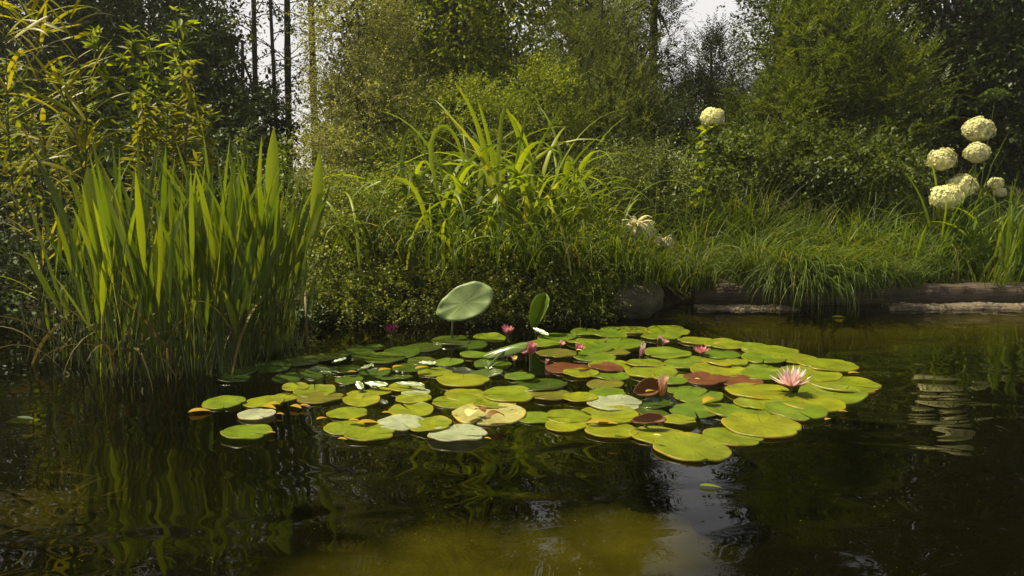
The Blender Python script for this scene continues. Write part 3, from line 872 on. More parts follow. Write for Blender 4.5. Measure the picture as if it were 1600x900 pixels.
# individual leading leaves of the tall clump, traced where they arch
def leaf_path(mb, pts, w0, prof, n=14):
    C = smooth_path(pts, n)
    t = np.linspace(0, 1, n)
    T = nrm(np.gradient(C, axis=0))
    S = nrm(np.cross(T, np.array([0.25, -1.0, .15])))
    Nn = np.cross(S, T)
    wd = np.maximum(w0 * .5 * prof(t), .0004)[:, None]
    V = np.stack([C - S * wd + Nn * wd * .35, C, C + S * wd + Nn * wd * .35], 1).reshape(-1, 3)
    i = (np.arange(n - 1) * 3)[:, None, None]
    f = (i + np.array([[0, 1, 4, 3], [1, 2, 5, 4]])[None]).reshape(-1, 4)
    mb.add(V, f)
mb = MB()
for pts, wd in [([(770, 360), (778, 250), (785, 180), (805, 145), (835, 150), (850, 190)], .034),
                ([(640, 330), (628, 270), (632, 220), (642, 206), (660, 230), (672, 290)], .03),
                ([(690, 330), (672, 235), (690, 198), (712, 215), (730, 270), (745, 330)], .036),
                ([(640, 340), (655, 280), (690, 258), (715, 290), (728, 350)], .03),
                ([(745, 360), (752, 270), (765, 235), (780, 260), (788, 330)], .045),
                ([(800, 360), (806, 260), (822, 180), (835, 120)], .028),
                ([(820, 360), (830, 260), (870, 180), (880, 168)], .028),
                ([(780, 370), (800, 290), (850, 240), (880, 222), (895, 232)], .026),
                ([(700, 350), (640, 300), (590, 310), (560, 335), (540, 365)], .02),
                ([(850, 380), (880, 330), (930, 310), (960, 315)], .018)]:
    leaf_path(mb, [at(a, b_, 5.35 + .02 * i) for i, (a, b_) in enumerate(pts)], wd, prof_strap)
o = mb.build('strap_leaf_clump', M['strap'])
tag(o, 'long looping strap leaves arching highest over the centre bank', 'strap plant', 'strap leaved clumps on the centre bank')

# ------------------------------------------------------------------ left: paddle-leaved stand in the water, herbs, canes
GP = 'paddle leaved water plants in the left stand'
def paddle_plant(px, py, n, h, lean, label, az=0.0, wd=.026):
    n = int(n * 1.6)
    c = on_water(px, py)
    t = thing('paddle_leaf_plant', (c[0], c[1], 0), label, 'water plant', GP)
    mb = MB()
    b = np.stack([c[0] + rng.normal(0, .05, n), c[1] + rng.normal(0, .06, n), np.full(n, -.12)], -1)
    L = rng.uniform(.45, 1.08, n) * h
    blades(mb, b, rng.choice([0, np.pi], n) + rng.normal(0, .9, n), rng.uniform(1.57 - lean, 1.55, n), L, rng.uniform(.75, 1.2, n) * wd,
           rng.uniform(-.05, .55, n), prof_paddle, seg=16, twist=rng.normal(0, 1.0, n), fold=.12)
    mb.build('leaves', M['paddle'], t)
    mb = MB()
    m = 26
    blades(mb, np.stack([c[0] + rng.normal(0, .06, m), c[1] + rng.normal(0, .06, m), np.full(m, -.1)], -1), rng.uniform(0, 6.28, m), rng.uniform(1.1, 1.5, m),
           rng.uniform(.4, .9, m) * h, .008, rng.uniform(-.1, .5, m), prof_grass, seg=6)
    mb.build('stems', M['stem'], t)
    mb = MB()
    m = 5
    blades(mb, np.stack([c[0] + rng.normal(0, .08, m), c[1] + rng.normal(0, .08, m), np.full(m, -.05)], -1), rng.uniform(0, 6.28, m), rng.uniform(.9, 1.45, m),
           rng.uniform(.35, .8, m) * h, rng.uniform(.008, .016, m), rng.uniform(.6, 2.6, m), prof_lance, seg=10, twist=rng.normal(0, 1, m), sway=rng.normal(0, .5, m))
    mb.build('dead_blades', M['straw'], t)
for px, py, n, h, lean, lb in [
    (150, 572, 16, 1.10, .24, 'paddle leaf plant at the left end of the stand'),
    (105, 560, 10, .95, .22, 'sparse paddle leaf plant standing apart at the far left'), (185, 585, 18, 1.02, .24, None), (215, 562, 20, 1.10, .2, None), (250, 586, 20, 1.00, .2, None),
    (285, 560, 22, 1.08, .2, None), (318, 580, 20, .98, .2, None), (345, 556, 24, 1.10, .2, None), (240, 548, 18, 1.12, .2, None), (300, 545, 18, 1.12, .2, None),
    (372, 572, 22, 1.06, .22, None), (395, 552, 24, 1.10, .24, None), (420, 548, 26, 1.08, .28, 'densest paddle leaf plant under the tall rounded leaf'),
    (445, 540, 20, 1.02, .26, 'paddle leaf plant at the right end of the stand')]:
    paddle_plant(px, py, n, h, lean, lb or 'paddle leaf plant in the crowded middle of the left stand')

def solo_leaf(name, pts, Y, w0, mat, label, cat, prof=prof_paddle, smx=18, stalk=None):
    mb = MB()
    P = [at(a, b_, Y) for a, b_ in pts]
    leaf_path(mb, P, w0, prof, smx)
    o = mb.build(name, M[mat])
    tag(o, label, cat)
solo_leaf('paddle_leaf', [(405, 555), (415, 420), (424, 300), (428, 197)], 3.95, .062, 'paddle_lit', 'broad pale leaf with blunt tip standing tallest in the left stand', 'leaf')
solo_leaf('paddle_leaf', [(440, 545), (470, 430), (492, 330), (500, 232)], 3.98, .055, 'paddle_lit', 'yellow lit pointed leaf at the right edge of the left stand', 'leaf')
solo_leaf('paddle_leaf', [(150, 570), (150, 440), (146, 345), (137, 258)], 3.75, .07, 'paddle', 'broad single leaf at the left edge of the left stand', 'leaf')
solo_leaf('reed_stalk', [(458, 550), (455, 510), (448, 480), (440, 462)], 4.1, .018, 'paddle', 'single short green stalk rising from the water right of the stand', 'reed', prof_grass)

# leafy herbs behind the stand
def herb(px, py, Y, mat, label, h=None, ll=.135, lw=.042, k=10, tilt=0.0, group='tall leafy herbs behind the left stand'):
    top = at(px, py, Y)
    b = np.array([top[0] - tilt, Y + .05, 0.0]); b[2] = g1(b[0], b[1])
    t = thing('leafy_herb', b, label, 'herb', group)
    mb = MB()
    pts = smooth_path([b, (b + top) / 2 + [-.3 * tilt, 0, 0], top], 16)
    tube(mb, pts, np.linspace(.008, .003, 16), 5)
    P, D, N_, LL = [], [], [], []
    n = len(pts)
    for i in range(5, n):
        for q in range(k if i > 8 else 5):
            a = rng.uniform(0, 6.28)
            s = 1 - .55 * max(0, (i - n + 5) / 5)
            P.append(pts[i] + rng.normal(0, .012, 3))
            D.append(np.array([math.cos(a), math.sin(a) * .8, rng.uniform(-.75, .25) + (.6 if i > n - 3 else 0)]))
            N_.append(np.array([0, 0, 1]) + rng.normal(0, .3, 3))
            LL.append(s * rng.uniform(.6, 1.2))
    # side shoots
    for i in range(8, n - 1):
        for q in range(3):
            a = rng.uniform(0, 6.28)
            dd = np.array([math.cos(a), math.sin(a) * .7, .65])
            ln = rng.uniform(.06, .16) * (1.25 - i / n)
            e = pts[i] + dd * ln
            tube(mb, [pts[i], e], [.003, .0015], 4)
            for u in (.5, .75, 1.0, 1.05):
                P.append(pts[i] + dd * ln * u)
                D.append(dd * .5 + rng.normal(0, .5, 3) + [0, 0, -.35])
                N_.append(np.array([0, 0, 1]) + rng.normal(0, .3, 3)); LL.append(rng.uniform(.45, .85))
    mb.build('stem', M['stem'], t)
    mb = MB()
    LL = np.array(LL)
    leaves(mb, np.array(P), np.array(D), np.array(N_), LL * ll, LL * lw, fine=True)
    mb.build('foliage', M[mat], t)
herb(275, 18, 5.6, 'nettle', 'tallest green leafy herb spire left of the trunks')
herb(205, 48, 5.5, 'nettle', 'green leafy herb just left of the tallest spire')
herb(232, 62, 5.7, 'nettle', 'green leafy herb tucked against the tallest spire')
herb(152, 52, 5.5, 'nettle', 'green leafy herb spire behind the cane leaves')
herb(100, 110, 5.6, 'nettle', 'short green herb between the canes')
herb(22, 85, 5.4, 'nettle', 'green leafy herb at the left edge of the picture')
herb(300, 100, 5.0, 'golden', 'golden herb with upswept leaves nearest the slender trunks', ll=.11, lw=.03, tilt=.12)
herb(222, 150, 4.9, 'golden', 'golden leafy herb just above the middle of the stand', ll=.11, lw=.03, tilt=.03)
herb(330, 178, 4.9, 'golden', 'low golden herb right of the other golden ones', ll=.11, lw=.03, tilt=.14)
herb(262, 165, 5.0, 'golden', 'golden herb between its two golden neighbours', ll=.08, lw=.026, tilt=.08)
herb(40, 170, 4.9, 'golden', 'yellowish fine leaved herb low at the left edge', ll=.06, lw=.02)
herb(85, 190, 4.9, 'golden', 'yellowish fine leaved herb beside the leaning cane', ll=.06, lw=.02)
herb(5, 150, 5.1, 'golden', 'yellowish herb cut by the left picture edge', ll=.06, lw=.02)
herb(380, 205, 5.4, 'nettle', 'low green herb in front of the slender trunks', ll=.07, lw=.03)
herb(440, 215, 5.5, 'nettle', 'low green herb left of the pale small leaved shrub', ll=.06, lw=.03)

# canes at the upper left
def cane(pts, Y, label, lv, ll=(.18, .38), lw=.026, mat='reed'):
    P = np.array([at(a, b_, Y + .03 * i) for i, (a, b_) in enumerate(pts)])
    b = P[0]
    t = thing('cane_reed', b, label, 'reed', 'canes at the left')
    path = smooth_path(P, 24)
    mb = MB(); tube(mb, path, np.linspace(.0055, .0018, 24), 5); mb.build('stem', M['reed_green'], t)
    mb = MB()
    n = lv
    idx = rng.uniform(8, 23.4, n)
    base = np.array([path[int(i)] + (path[min(int(i) + 1, 23)] - path[int(i)]) * (i - int(i)) for i in idx])
    az = np.where(rng.uniform(0, 1, n) < .5, rng.normal(0, .6, n), rng.normal(np.pi, .6, n))
    blades(mb, base, az, rng.uniform(.3, 1.25, n), rng.uniform(*ll, n), rng.uniform(.7, 1.1, n) * lw, rng.uniform(.1, 1.3, n), prof_lance, seg=9, twist=rng.normal(0, .5, n), sway=rng.normal(0, .2, n))
    mb.build('leaves', M[mat], t)
cane([(160, 560), (150, 400), (128, 260), (95, 140), (40, 20), (10, -60)], 4.4, 'cane leaning left with long yellow leaves', 38)
cane([(120, 560), (130, 330), (135, 180), (115, 60), (90, -60)], 4.3, 'upright cane with yellow leaves right of the leaning one', 34)
cane([(40, 560), (30, 400), (15, 240), (10, 100), (0, -40)], 4.2, 'cane with yellow leaves at the left picture edge', 34)
cane([(90, 540), (85, 360), (70, 230), (60, 110), (70, 0)], 4.6, 'cane standing behind the leaning one', 30)
cane([(70, 575), (66, 470), (40, 360), (20, 300)], 3.9, 'thin shaded cane with few curved leaves near the water', 12, (.12, .22), .012, 'reed_green')
cane([(40, 580), (60, 480), (75, 380), (120, 310)], 3.8, 'thin cane bowing right above the dark water', 12, (.12, .24), .012, 'reed')
cane([(120, 590), (95, 480), (45, 330), (5, 270)], 3.9, 'thin cane bowing left above the dark water', 14, (.1, .22), .013, 'reed_green')

# ------------------------------------------------------------------ right: cream flower balls, iris leaves
def flower_ball(parent, c, r, label=None, n=480):
    mb = MB()
    u = nrm(rng.normal(0, 1, (n, 3)))
    u[:, 2] = np.where(u[:, 2] < -.55, -u[:, 2], u[:, 2])
    rr = r * (1 + .10 * np.sin(u[:, 0] * 5 + c[0] * 9) * np.sin(u[:, 2] * 4 + 1) + rng.normal(0, .06, n))
    P = c + u * rr[:, None] * np.array([1.05, 1, .88])
    a = nrm(np.cross(u, rng.normal(0, 1, (n, 3))))
    b = np.cross(u, a)
    for q in range(4):
        ang = q * np.pi / 2
        d = a * math.cos(ang) + b * math.sin(ang) + u * .18
        leaves(mb, P, d, u + rng.normal(0, .28, (n, 3)), r * .155, r * .17, fine=True, fold=.1)
    # inner core of packed florets so the ball is not hollow
    m = n
    u2 = nrm(rng.normal(0, 1, (m, 3)))
    leaves(mb, c + u2 * r * .84 * np.array([1.05, 1, .88]), np.cross(u2, rng.normal(0, 1, (m, 3))), u2, r * .5, r * .5)
    o = mb.build('flower_head', M['cream'], parent)
    if label: o['label'] = label
    return o

def hydrangea(px, Y, label, heads, nleaf, stems_from, lmat='hyd_leaf'):
    b = at(stems_from, 400, Y); b[2] = g1(b[0], b[1])
    t = thing('hydrangea_bush', b, label, 'flowering shrub')
    st, lf = MB(), MB()
    for hx, hy, hy_d, rp, lb in heads:
        c = at(hx, hy, hy_d)
        flower_ball(t, c, rp * .93 * hy_d / FPX, lb)
        s = b + np.array([rng.normal(0, .06), rng.normal(0, .06), 0])
        path = smooth_path([s, (s + c) / 2 + [rng.normal(0, .03), 0, .05], c], 12)
        tube(st, path, np.linspace(.006, .004, 12), 5)
        P = path[rng.integers(3, 11, nleaf)]
        a = rng.uniform(0, 6.28, nleaf)
        leaves(lf, P, np.stack([np.cos(a), np.sin(a), rng.uniform(-.6, .4, nleaf)], -1), np.array([[0, 0, 1.]]) + rng.normal(0, .3, (nleaf, 3)),
               rng.uniform(.07, .13, nleaf), rng.uniform(.045, .07, nleaf), fine=True)
    st.build('stems', M['stem'], t)
    lf.build('foliage', M[lmat], t)
hydrangea(1500, 6.2, 'hydrangea bush with seven cream flower balls at the right', [
    (1529, 204, 6.2, 22, 'highest cream flower ball'), (1527, 240, 6.1, 18, 'cream flower ball below the highest'),
    (1471, 250, 6.15, 20, 'leftmost cream flower ball'), (1478, 309, 5.95, 23, 'lowest cream flower ball in front'),
    (1503, 292, 6.1, 21, 'yellowish cream flower ball behind the lowest'), (1556, 287, 6.3, 11, 'small half hidden flower ball at right'), (1563, 301, 6.22, 9, 'smallest flower ball at right')], 5, 1505)
hydrangea(1115, 6.3, 'tall lone hydrangea with one cream ball above a leafy stem', [(1114, 184, 6.3, 17, 'single cream flower ball')], 90, 1112, 'nettle')

def iris(px, Y, n, h, label, wdt=.026, el=(1.2, 1.55), bend=(-.05, .6), mat='iris'):
    return tuft(px, Y, n, h, wdt, label, 'iris plant', mat, 'iris_clump', .07, bend, el, prof_strap, None, 'sword leaved clumps at the right', 9)
iris(1410, 5.9, 12, .42, 'upright sword leaves left of the cream flower balls')
iris(1495, 6.3, 16, .95, 'tall sword leaves among the cream flower balls', bend=(0, 1.2))
iris(1540, 5.9, 16, .85, 'arching sword leaves in front of the right flower balls', bend=(.2, 1.9))
iris(1395, 5.7, 10, .50, 'broad sunlit sword leaves at the left foot of the cream flower balls', wdt=.034)
iris(1460, 6.0, 14, .85, 'sword leaves rising between the two left flower balls', bend=(.1, 1.3))
iris(1575, 5.6, 14, .62, 'short broad sunlit sword leaves near the right picture edge', wdt=.034)
iris(1590, 5.8, 16, .8, 'sword leaves cut by the right picture edge', bend=(.0, 1.0))
iris(1350, 6.4, 12, .7, 'thin dark sword leaves under the cedar', wdt=.014)

# umbel and cream spidery blooms
c = at(1555, 150, 6.6)
t = thing('umbel_plant', (c[0], c[1], g1(c[0], c[1])), 'domed grey green umbel on a thin stem above the flower balls', 'herb')
mb = MB(); um = MB()
tube(mb, smooth_path([(c[0] - .06, c[1], g1(c[0], c[1])), (c[0] - .05, c[1], .8), c - [0, 0, .05]], 10), np.linspace(.006, .003, 10), 5)
for _ in range(130):
    a, r_ = rng.uniform(0, 6.28), rng.uniform(0, 1) ** .5
    e = c + np.array([math.cos(a) * r_ * .115, math.sin(a) * r_ * .1, .055 * (1 - r_ * r_)])
    tube(mb, [c - [0, 0, .05], e], [.0014, .0009], 3)
    k = 8
    leaves(um, np.repeat(e[None], k, 0), rng.normal(0, 1, (k, 3)), rng.normal(0, 1, (k, 3)), .014, .009)
mb.build('stem', M['stem'], t); um.build('flower_head', M['hyd_leaf'], t)

for px, py, Y, s, lb in [(993, 356, 5.45, .15, 'cream spidery bloom with drooping petals on the bank'), (1036, 378, 5.5, .085, 'smaller cream spidery bloom right of the larger one')]:
    c = at(px, py, Y)
    t = thing('spidery_flower', (c[0], c[1], g1(c[0], c[1])), lb, 'flower', 'cream spidery flowers')
    mb = MB(); tube(mb, smooth_path([(c[0] + .02, c[1] + .02, g1(c[0], c[1])), (c[0] + .02, c[1], (c[2] + .2) / 2), c], 8), .004, 5); mb.build('stem', M['stem'], t)
    mb = MB()
    n = 34
    blades(mb, np.repeat(c[None], n, 0), rng.uniform(0, 6.28, n), rng.uniform(.2, 1.4, n), rng.uniform(.7, 1.2, n) * s, s * .17, rng.uniform(1.2, 2.8, n), prof_lance, seg=8)
    o = mb.build('petals', M['white_petal'], t)
    flower_ball(t, c + np.array([.055, .05, -.02]) * s / .15, s * .5, n=300)

# ------------------------------------------------------------------ the raft of lily pads
def pad_mesh(seed, mat, notch=.10, wav=.02, curl=0.0):
    r_ = np.random.default_rng(seed)
    rr = np.array([0, .2, .45, .7, .88, .96, 1.0])
    ns = 72
    th = np.linspace(notch, 2 * np.pi - notch, ns)
    edge = 1 + .012 * np.sin(th * 3 + r_.uniform(0, 6)) + .012 * np.sin(th * 7 + r_.uniform(0, 6)) + r_.normal(0, .004, ns)
    # the two lobes beside the notch are rounded
    lob = np.minimum(th - notch, 2 * np.pi - notch - th)
    edge *= 1 - .07 * np.exp(-(lob / .12) ** 2)
    for _ in range(int(r_.integers(0, 3))):
        edge *= 1 - r_.uniform(.05, .14) * np.exp(-((th - r_.uniform(.6, 5.6)) / r_.uniform(.05, .1)) ** 2)
    ph = r_.uniform(0, 6.28, 3)
    V = []
    for r in rr:
        z = wav * r * r * (np.sin(th * 2 + ph[0]) * .8 + .6 * np.sin(th * 5 + ph[1])) + .012 * (1 - r) * -1 + curl * r ** 4 * (np.sin(th + ph[2]) * .5 + .5)
        V.append(np.stack([np.cos(th) * r * edge, np.sin(th) * r * edge, z], -1))
    low = V[-1].copy(); low[:, 2] -= .05
    V.append(low)
    V = np.array(V)
    mb = MB()
    k = len(V)
    i = np.arange(k - 1)[:, None] * ns
    j = np.arange(ns - 1)[None]
    f = np.stack([i + j, i + ns + j, i + ns + j + 1, i + j + 1], -1).reshape(-1, 4)
    mb.add(V.reshape(-1, 3), f)
    return mb.mesh('lily_pad', mat)

PADM = {}
def get_pad(kind, v):
    if (kind, v) not in PADM:
        PADM[(kind, v)] = pad_mesh(v * 13 + 5, M['pad_' + kind], notch=[.02, .035, .012, .05, .025, .03, .07, .015][v], wav=[.015, .03, .02, .025, .04, .03, .035, .02][v] * (1.6 if kind == 'brown' else 1),
                                   curl=[0, .05, .07, 0, .12, 0, .09, .03][v])
    return PADM[(kind, v)]

NPAD = 0
def pad(px, py, wpx, kind, label, tilt=None, rot=None):
    global NPAD
    c = on_water(px, py)
    o = bpy.data.objects.new('lily_pad', get_pad(kind, NPAD % 8))
    rad = wpx * mpp(py) * .53
    o.scale = (rad, rad * random.uniform(.92, 1.04), rad)
    h = .003 + .0016 * ((NPAD * 7) % 6)
    o.location = (c[0], c[1], h)
    tl = tilt or (random.uniform(-.022, .022), random.uniform(-.022, .022))
    o.rotation_euler = (tl[0], tl[1], random.uniform(0, 6.28) if rot is None else rot)
    col.objects.link(o)
    tag(o, label, 'lily pad', 'lily pads floating in the raft')
    NPAD += 1
    return o

PADS = [
 # back right edge of the raft
 (988, 516, 58, 'lime', 'yellow green pad at the back edge of the raft, left of the rearmost one'),
 (1043, 518, 66, 'lime', 'rearmost yellow green pad on the right end of the back edge'),
 (954, 515, 30, 'green', 'small pad at the back edge right of the folded upright leaf'),
 (915, 520, 46, 'green', 'green pad at the back edge close to the folded upright leaf'),
 (950, 525, 56, 'green', 'green pad in the second row just left of the tiny white petal'),
 (1032, 527, 56, 'green', 'green pad right in front of the rearmost pad'),
 (912, 535, 54, 'green', 'green pad left of the wide back pad near the small pink buds'),
 (1088, 533, 56, 'lime', 'pad with brown blotch near the back right edge'),
 (967, 538, 76, 'green', 'wide green pad behind the slender leaning pink bud'),
 (1135, 540, 64, 'lime', 'pad carrying a yellow fallen leaf near the back right edge'),
 (1178, 545, 50, 'green', 'small pad beside dark water at the back right edge'),
 (1203, 551, 82, 'lime', 'wide yellow green pad second from the back right corner'),
 (930, 546, 52, 'green', 'green pad just right of the ragged pink bud'),
 (962, 551, 44, 'olive', 'olive pad directly left of the slender leaning pink bud'),
 (1044, 554, 70, 'green', 'green pad left of the dark pink rosette flower'),
 (1126, 556, 58, 'green', 'green pad right of the dark pink rosette flower'),
 (1242, 562, 64, 'lime', 'pad behind the large open flower towards the right edge'),
 (1193, 563, 66, 'green', 'green pad two rows behind the large open flower'),
 (1079, 563, 50, 'green', 'green pad in front of the dark pink rosette flower'),
 (928, 558, 66, 'green', 'green pad behind the long red brown leaf'),
 (1132, 568, 70, 'lime', 'yellow green pad centred between rosette flower and red brown pads'),
 (1069, 571, 64, 'green', 'green pad in front of the slender leaning bud, one to its right'),
 (1008, 571, 60, 'lime', 'pad directly in front of the slender leaning pink bud'),
 (1293, 573, 84, 'lime', 'yellow green pad with brown rim at the far right back'),
 (1193, 577, 64, 'green', 'green pad straight behind the large open flower'),
 (952, 573, 64, 'lime', 'yellow green pad right of the long red brown leaf'),
 (1123, 581, 82, 'lime', 'broad yellow green pad behind the red brown pads'),
 (1266, 586, 92, 'lime', 'wide yellow green pad right behind the large open flower'),
 (1192, 588, 66, 'green', 'green pad touching the left petals of the large open flower'),
 (1018, 584, 74, 'lime', 'yellow green pad behind the peach bud'),
 (1048, 590, 56, 'lime', 'yellow green pad right behind the peach bud and before the red brown pads'),
 (1102, 593, 70, 'brown', 'red brown pad with a white petal, left of the other red brown pad'),
 (1158, 597, 64, 'brown', 'dull red brown pad left of the large open flower'),
 (1315, 602, 108, 'lime', 'rightmost large yellow green pad of the raft'),
 (1054, 598, 40, 'green', 'small green pad touching the right side of the peach bud'),
 (1185, 614, 96, 'lime', 'wide yellow green pad left in front of the large open flower'),
 (1300, 618, 98, 'green', 'green pad right in front of the large open flower'),
 (1074, 612, 60, 'green', 'green pad right of the peach bud'),
 (1092, 622, 76, 'green', 'green pad behind the curled yellow leaf'),
 (1187, 632, 74, 'lime', 'yellow green pad right of the curled yellow leaf'),
 (1271, 632, 90, 'lime', 'bright pad in front of the purple reflection of the large open flower'),
 (1243, 645, 94, 'green', 'green pad at the right front edge with orange scraps at its tip'),
 (1153, 643, 94, 'green', 'green pad in front of the curled yellow leaf'),
 (1085, 643, 70, 'green', 'green pad left of the pad below the curled yellow leaf'),
 (1022, 634, 56, 'dark', 'dark green pad right of the pale silver pad with a hole'),
 (1020, 648, 50, 'dark', 'dark pad half covered by the brown folded leaf'),
 (1061, 660, 50, 'lime', 'yellow green pad right of the brown folded leaf'),
 (1190, 668, 110, 'lime', 'large pad at the front right edge of the raft'),
 (1145, 682, 88, 'lime', 'pad between the nearest pad and the large front right pad'),
 (1027, 681, 80, 'lime', 'pad with a pale scrap in the middle behind the nearest pad'),
 (1080, 702, 120, 'lime', 'nearest and largest yellow green pad of the raft'),
 # centre
 (888, 577, 66, 'brown', 'long red brown leaf lying in the middle of the raft'),
 (948, 578, 50, 'brown', 'narrow red brown pad right of the long red brown leaf'),
 (908, 585, 54, 'lime', 'bright pad in front of the long red brown leaf'),
 (951, 588, 64, 'green', 'green pad behind the olive ochre one in the middle'),
 (946, 601, 58, 'olive', 'olive ochre pad left of the tilted red brown leaf'),
 (949, 615, 54, 'green', 'small green pad behind the pale silver pad with a hole'),
 (959, 632, 82, 'pale', 'pale silver pad with a dark hole in the centre'),
 (906, 624, 54, 'lime', 'yellow green pad left of the pale silver pad with a hole'),
 (860, 620, 62, 'olive', 'dull olive pad with holes left of centre'),
 (946, 652, 100, 'lime', 'wide pad in front of the pale silver pad with a hole'),
 (836, 654, 58, 'green', 'pad with a torn notch at the front, left of centre'),
 (888, 654, 66, 'lime', 'pad joined to the torn notched pad at the front'),
 (884, 667, 62, 'lime', 'front pad standing out below the torn notched pad'),
 (955, 675, 80, 'lime', 'front pad with the tan curled strip at its back'),
 (795, 620, 78, 'lime', 'yellow green pad behind the big yellow decaying one'),
 (727, 618, 62, 'lime', 'yellow green pad behind the left of the big yellow decaying one'),
 (714, 628, 74, 'lime', 'yellow green pad overlapping the left rear of the decaying one'),
 (772, 632, 64, 'lime', 'pad touching the back rim of the big yellow decaying one'),
 (764, 648, 110, 'yellow', 'big yellow decaying pad with pale centre and brown debris'),
 (715, 682, 88, 'pale', 'pale silver pad lowest at the front left of the raft'),
 (724, 597, 78, 'lime', 'bright pad two rows behind the big yellow decaying one'),
 (680, 582, 52, 'lime', 'bright pad left of the reclining curled leaf tips'),
 (702, 567, 46, 'green', 'green pad left of the long reclining curled leaf'),
 (742, 556, 46, 'green', 'green pad below the big raised leaf'),
 (812, 590, 46, 'green', 'green pad at the foot of the plump pink bud stalk'),
 # left
 (672, 668, 66, 'lime', 'yellow green pad overlapped by a pale silver pad at the front'),
 (627, 664, 72, 'pale', 'pale silver pad lying between three yellow green pads'),
 (642, 642, 70, 'lime', 'yellow green pad behind the pale silver front left pads'),
 (543, 647, 60, 'lime', 'pad with an orange scrap at its left tip, upper of the left trio'),
 (539, 670, 62, 'lime', 'pad at the left of the front left trio'),
 (577, 680, 76, 'lime', 'lowest pad of the front left trio'),
 (646, 626, 52, 'lime', 'small yellow green pad before the slim pale silver one'),
 (650, 616, 44, 'pale', 'slim pale silver pad in the left centre'),
 (565, 627, 56, 'lime', 'yellow green pad right of the pad with a hole on the left'),
 (560, 616, 36, 'lime', 'small pad right behind the left pad with a hole'),
 (592, 614, 38, 'lime', 'small pad in front of the row of wet shining leaves'),
 (350, 631, 66, 'green', 'leftmost green pad of the raft'),
 (401, 650, 58, 'pale', 'pale silver pad at the far left of the raft'),
 (386, 679, 74, 'green', 'lowest green pad alone at the far left front'),
 (412, 629, 62, 'lime', 'narrow pad right of the leftmost green one'),
 (442, 623, 46, 'lime', 'pad left of the pad with a hole'),
 (492, 614, 64, 'lime', 'yellow green pad behind the pad with a hole'),
 (501, 623, 68, 'olive', 'yellow green pad with a dark hole at left'),
 (462, 608, 40, 'lime', 'small pad behind the left pads, edged yellow'),
 (635, 608, 54, 'lime', 'pad in front of the wet shining strip'),
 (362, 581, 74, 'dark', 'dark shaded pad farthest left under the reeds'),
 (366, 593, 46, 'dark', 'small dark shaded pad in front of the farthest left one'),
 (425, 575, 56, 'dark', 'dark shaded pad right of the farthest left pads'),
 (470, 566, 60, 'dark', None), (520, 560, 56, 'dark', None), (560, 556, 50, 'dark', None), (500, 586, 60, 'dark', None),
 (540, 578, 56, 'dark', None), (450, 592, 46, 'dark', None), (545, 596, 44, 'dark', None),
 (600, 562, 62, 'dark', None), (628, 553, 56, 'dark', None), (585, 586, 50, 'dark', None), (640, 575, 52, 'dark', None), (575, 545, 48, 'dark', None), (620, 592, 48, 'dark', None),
 (660, 545, 60, 'wet', 'glossy wet pad with white glints below the left of the raised leaf'),
 (705, 535, 60, 'wet', 'glossy wet pad directly under the big raised leaf'),
 (660, 565, 46, 'wet', 'shiny wet pad left of the small green one under the raised leaf'),
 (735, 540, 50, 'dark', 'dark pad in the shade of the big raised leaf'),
 (765, 530, 50, 'green', 'green pad left of the rose red bud'),
 (870, 528, 60, 'green', 'green pad in front of the folded upright leaf'),
 (850, 540, 54, 'green', 'green pad right of the plump pink bud'),
 (870, 555, 60, 'olive', 'olive pad behind the long red brown leaf, right of the plump bud'),
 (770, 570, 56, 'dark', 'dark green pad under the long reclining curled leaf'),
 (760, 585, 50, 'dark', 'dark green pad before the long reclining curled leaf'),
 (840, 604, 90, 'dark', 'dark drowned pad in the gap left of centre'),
]
for px, py, wp, kd, lb in PADS:
    tl = None
    if kd == 'dark':
        tl = (random.uniform(-.1, .1), random.uniform(-.1, .1))
    pad(px, py, wp, kd, lb or 'dark glinting pad in the jumbled shaded left rear of the raft', tl)

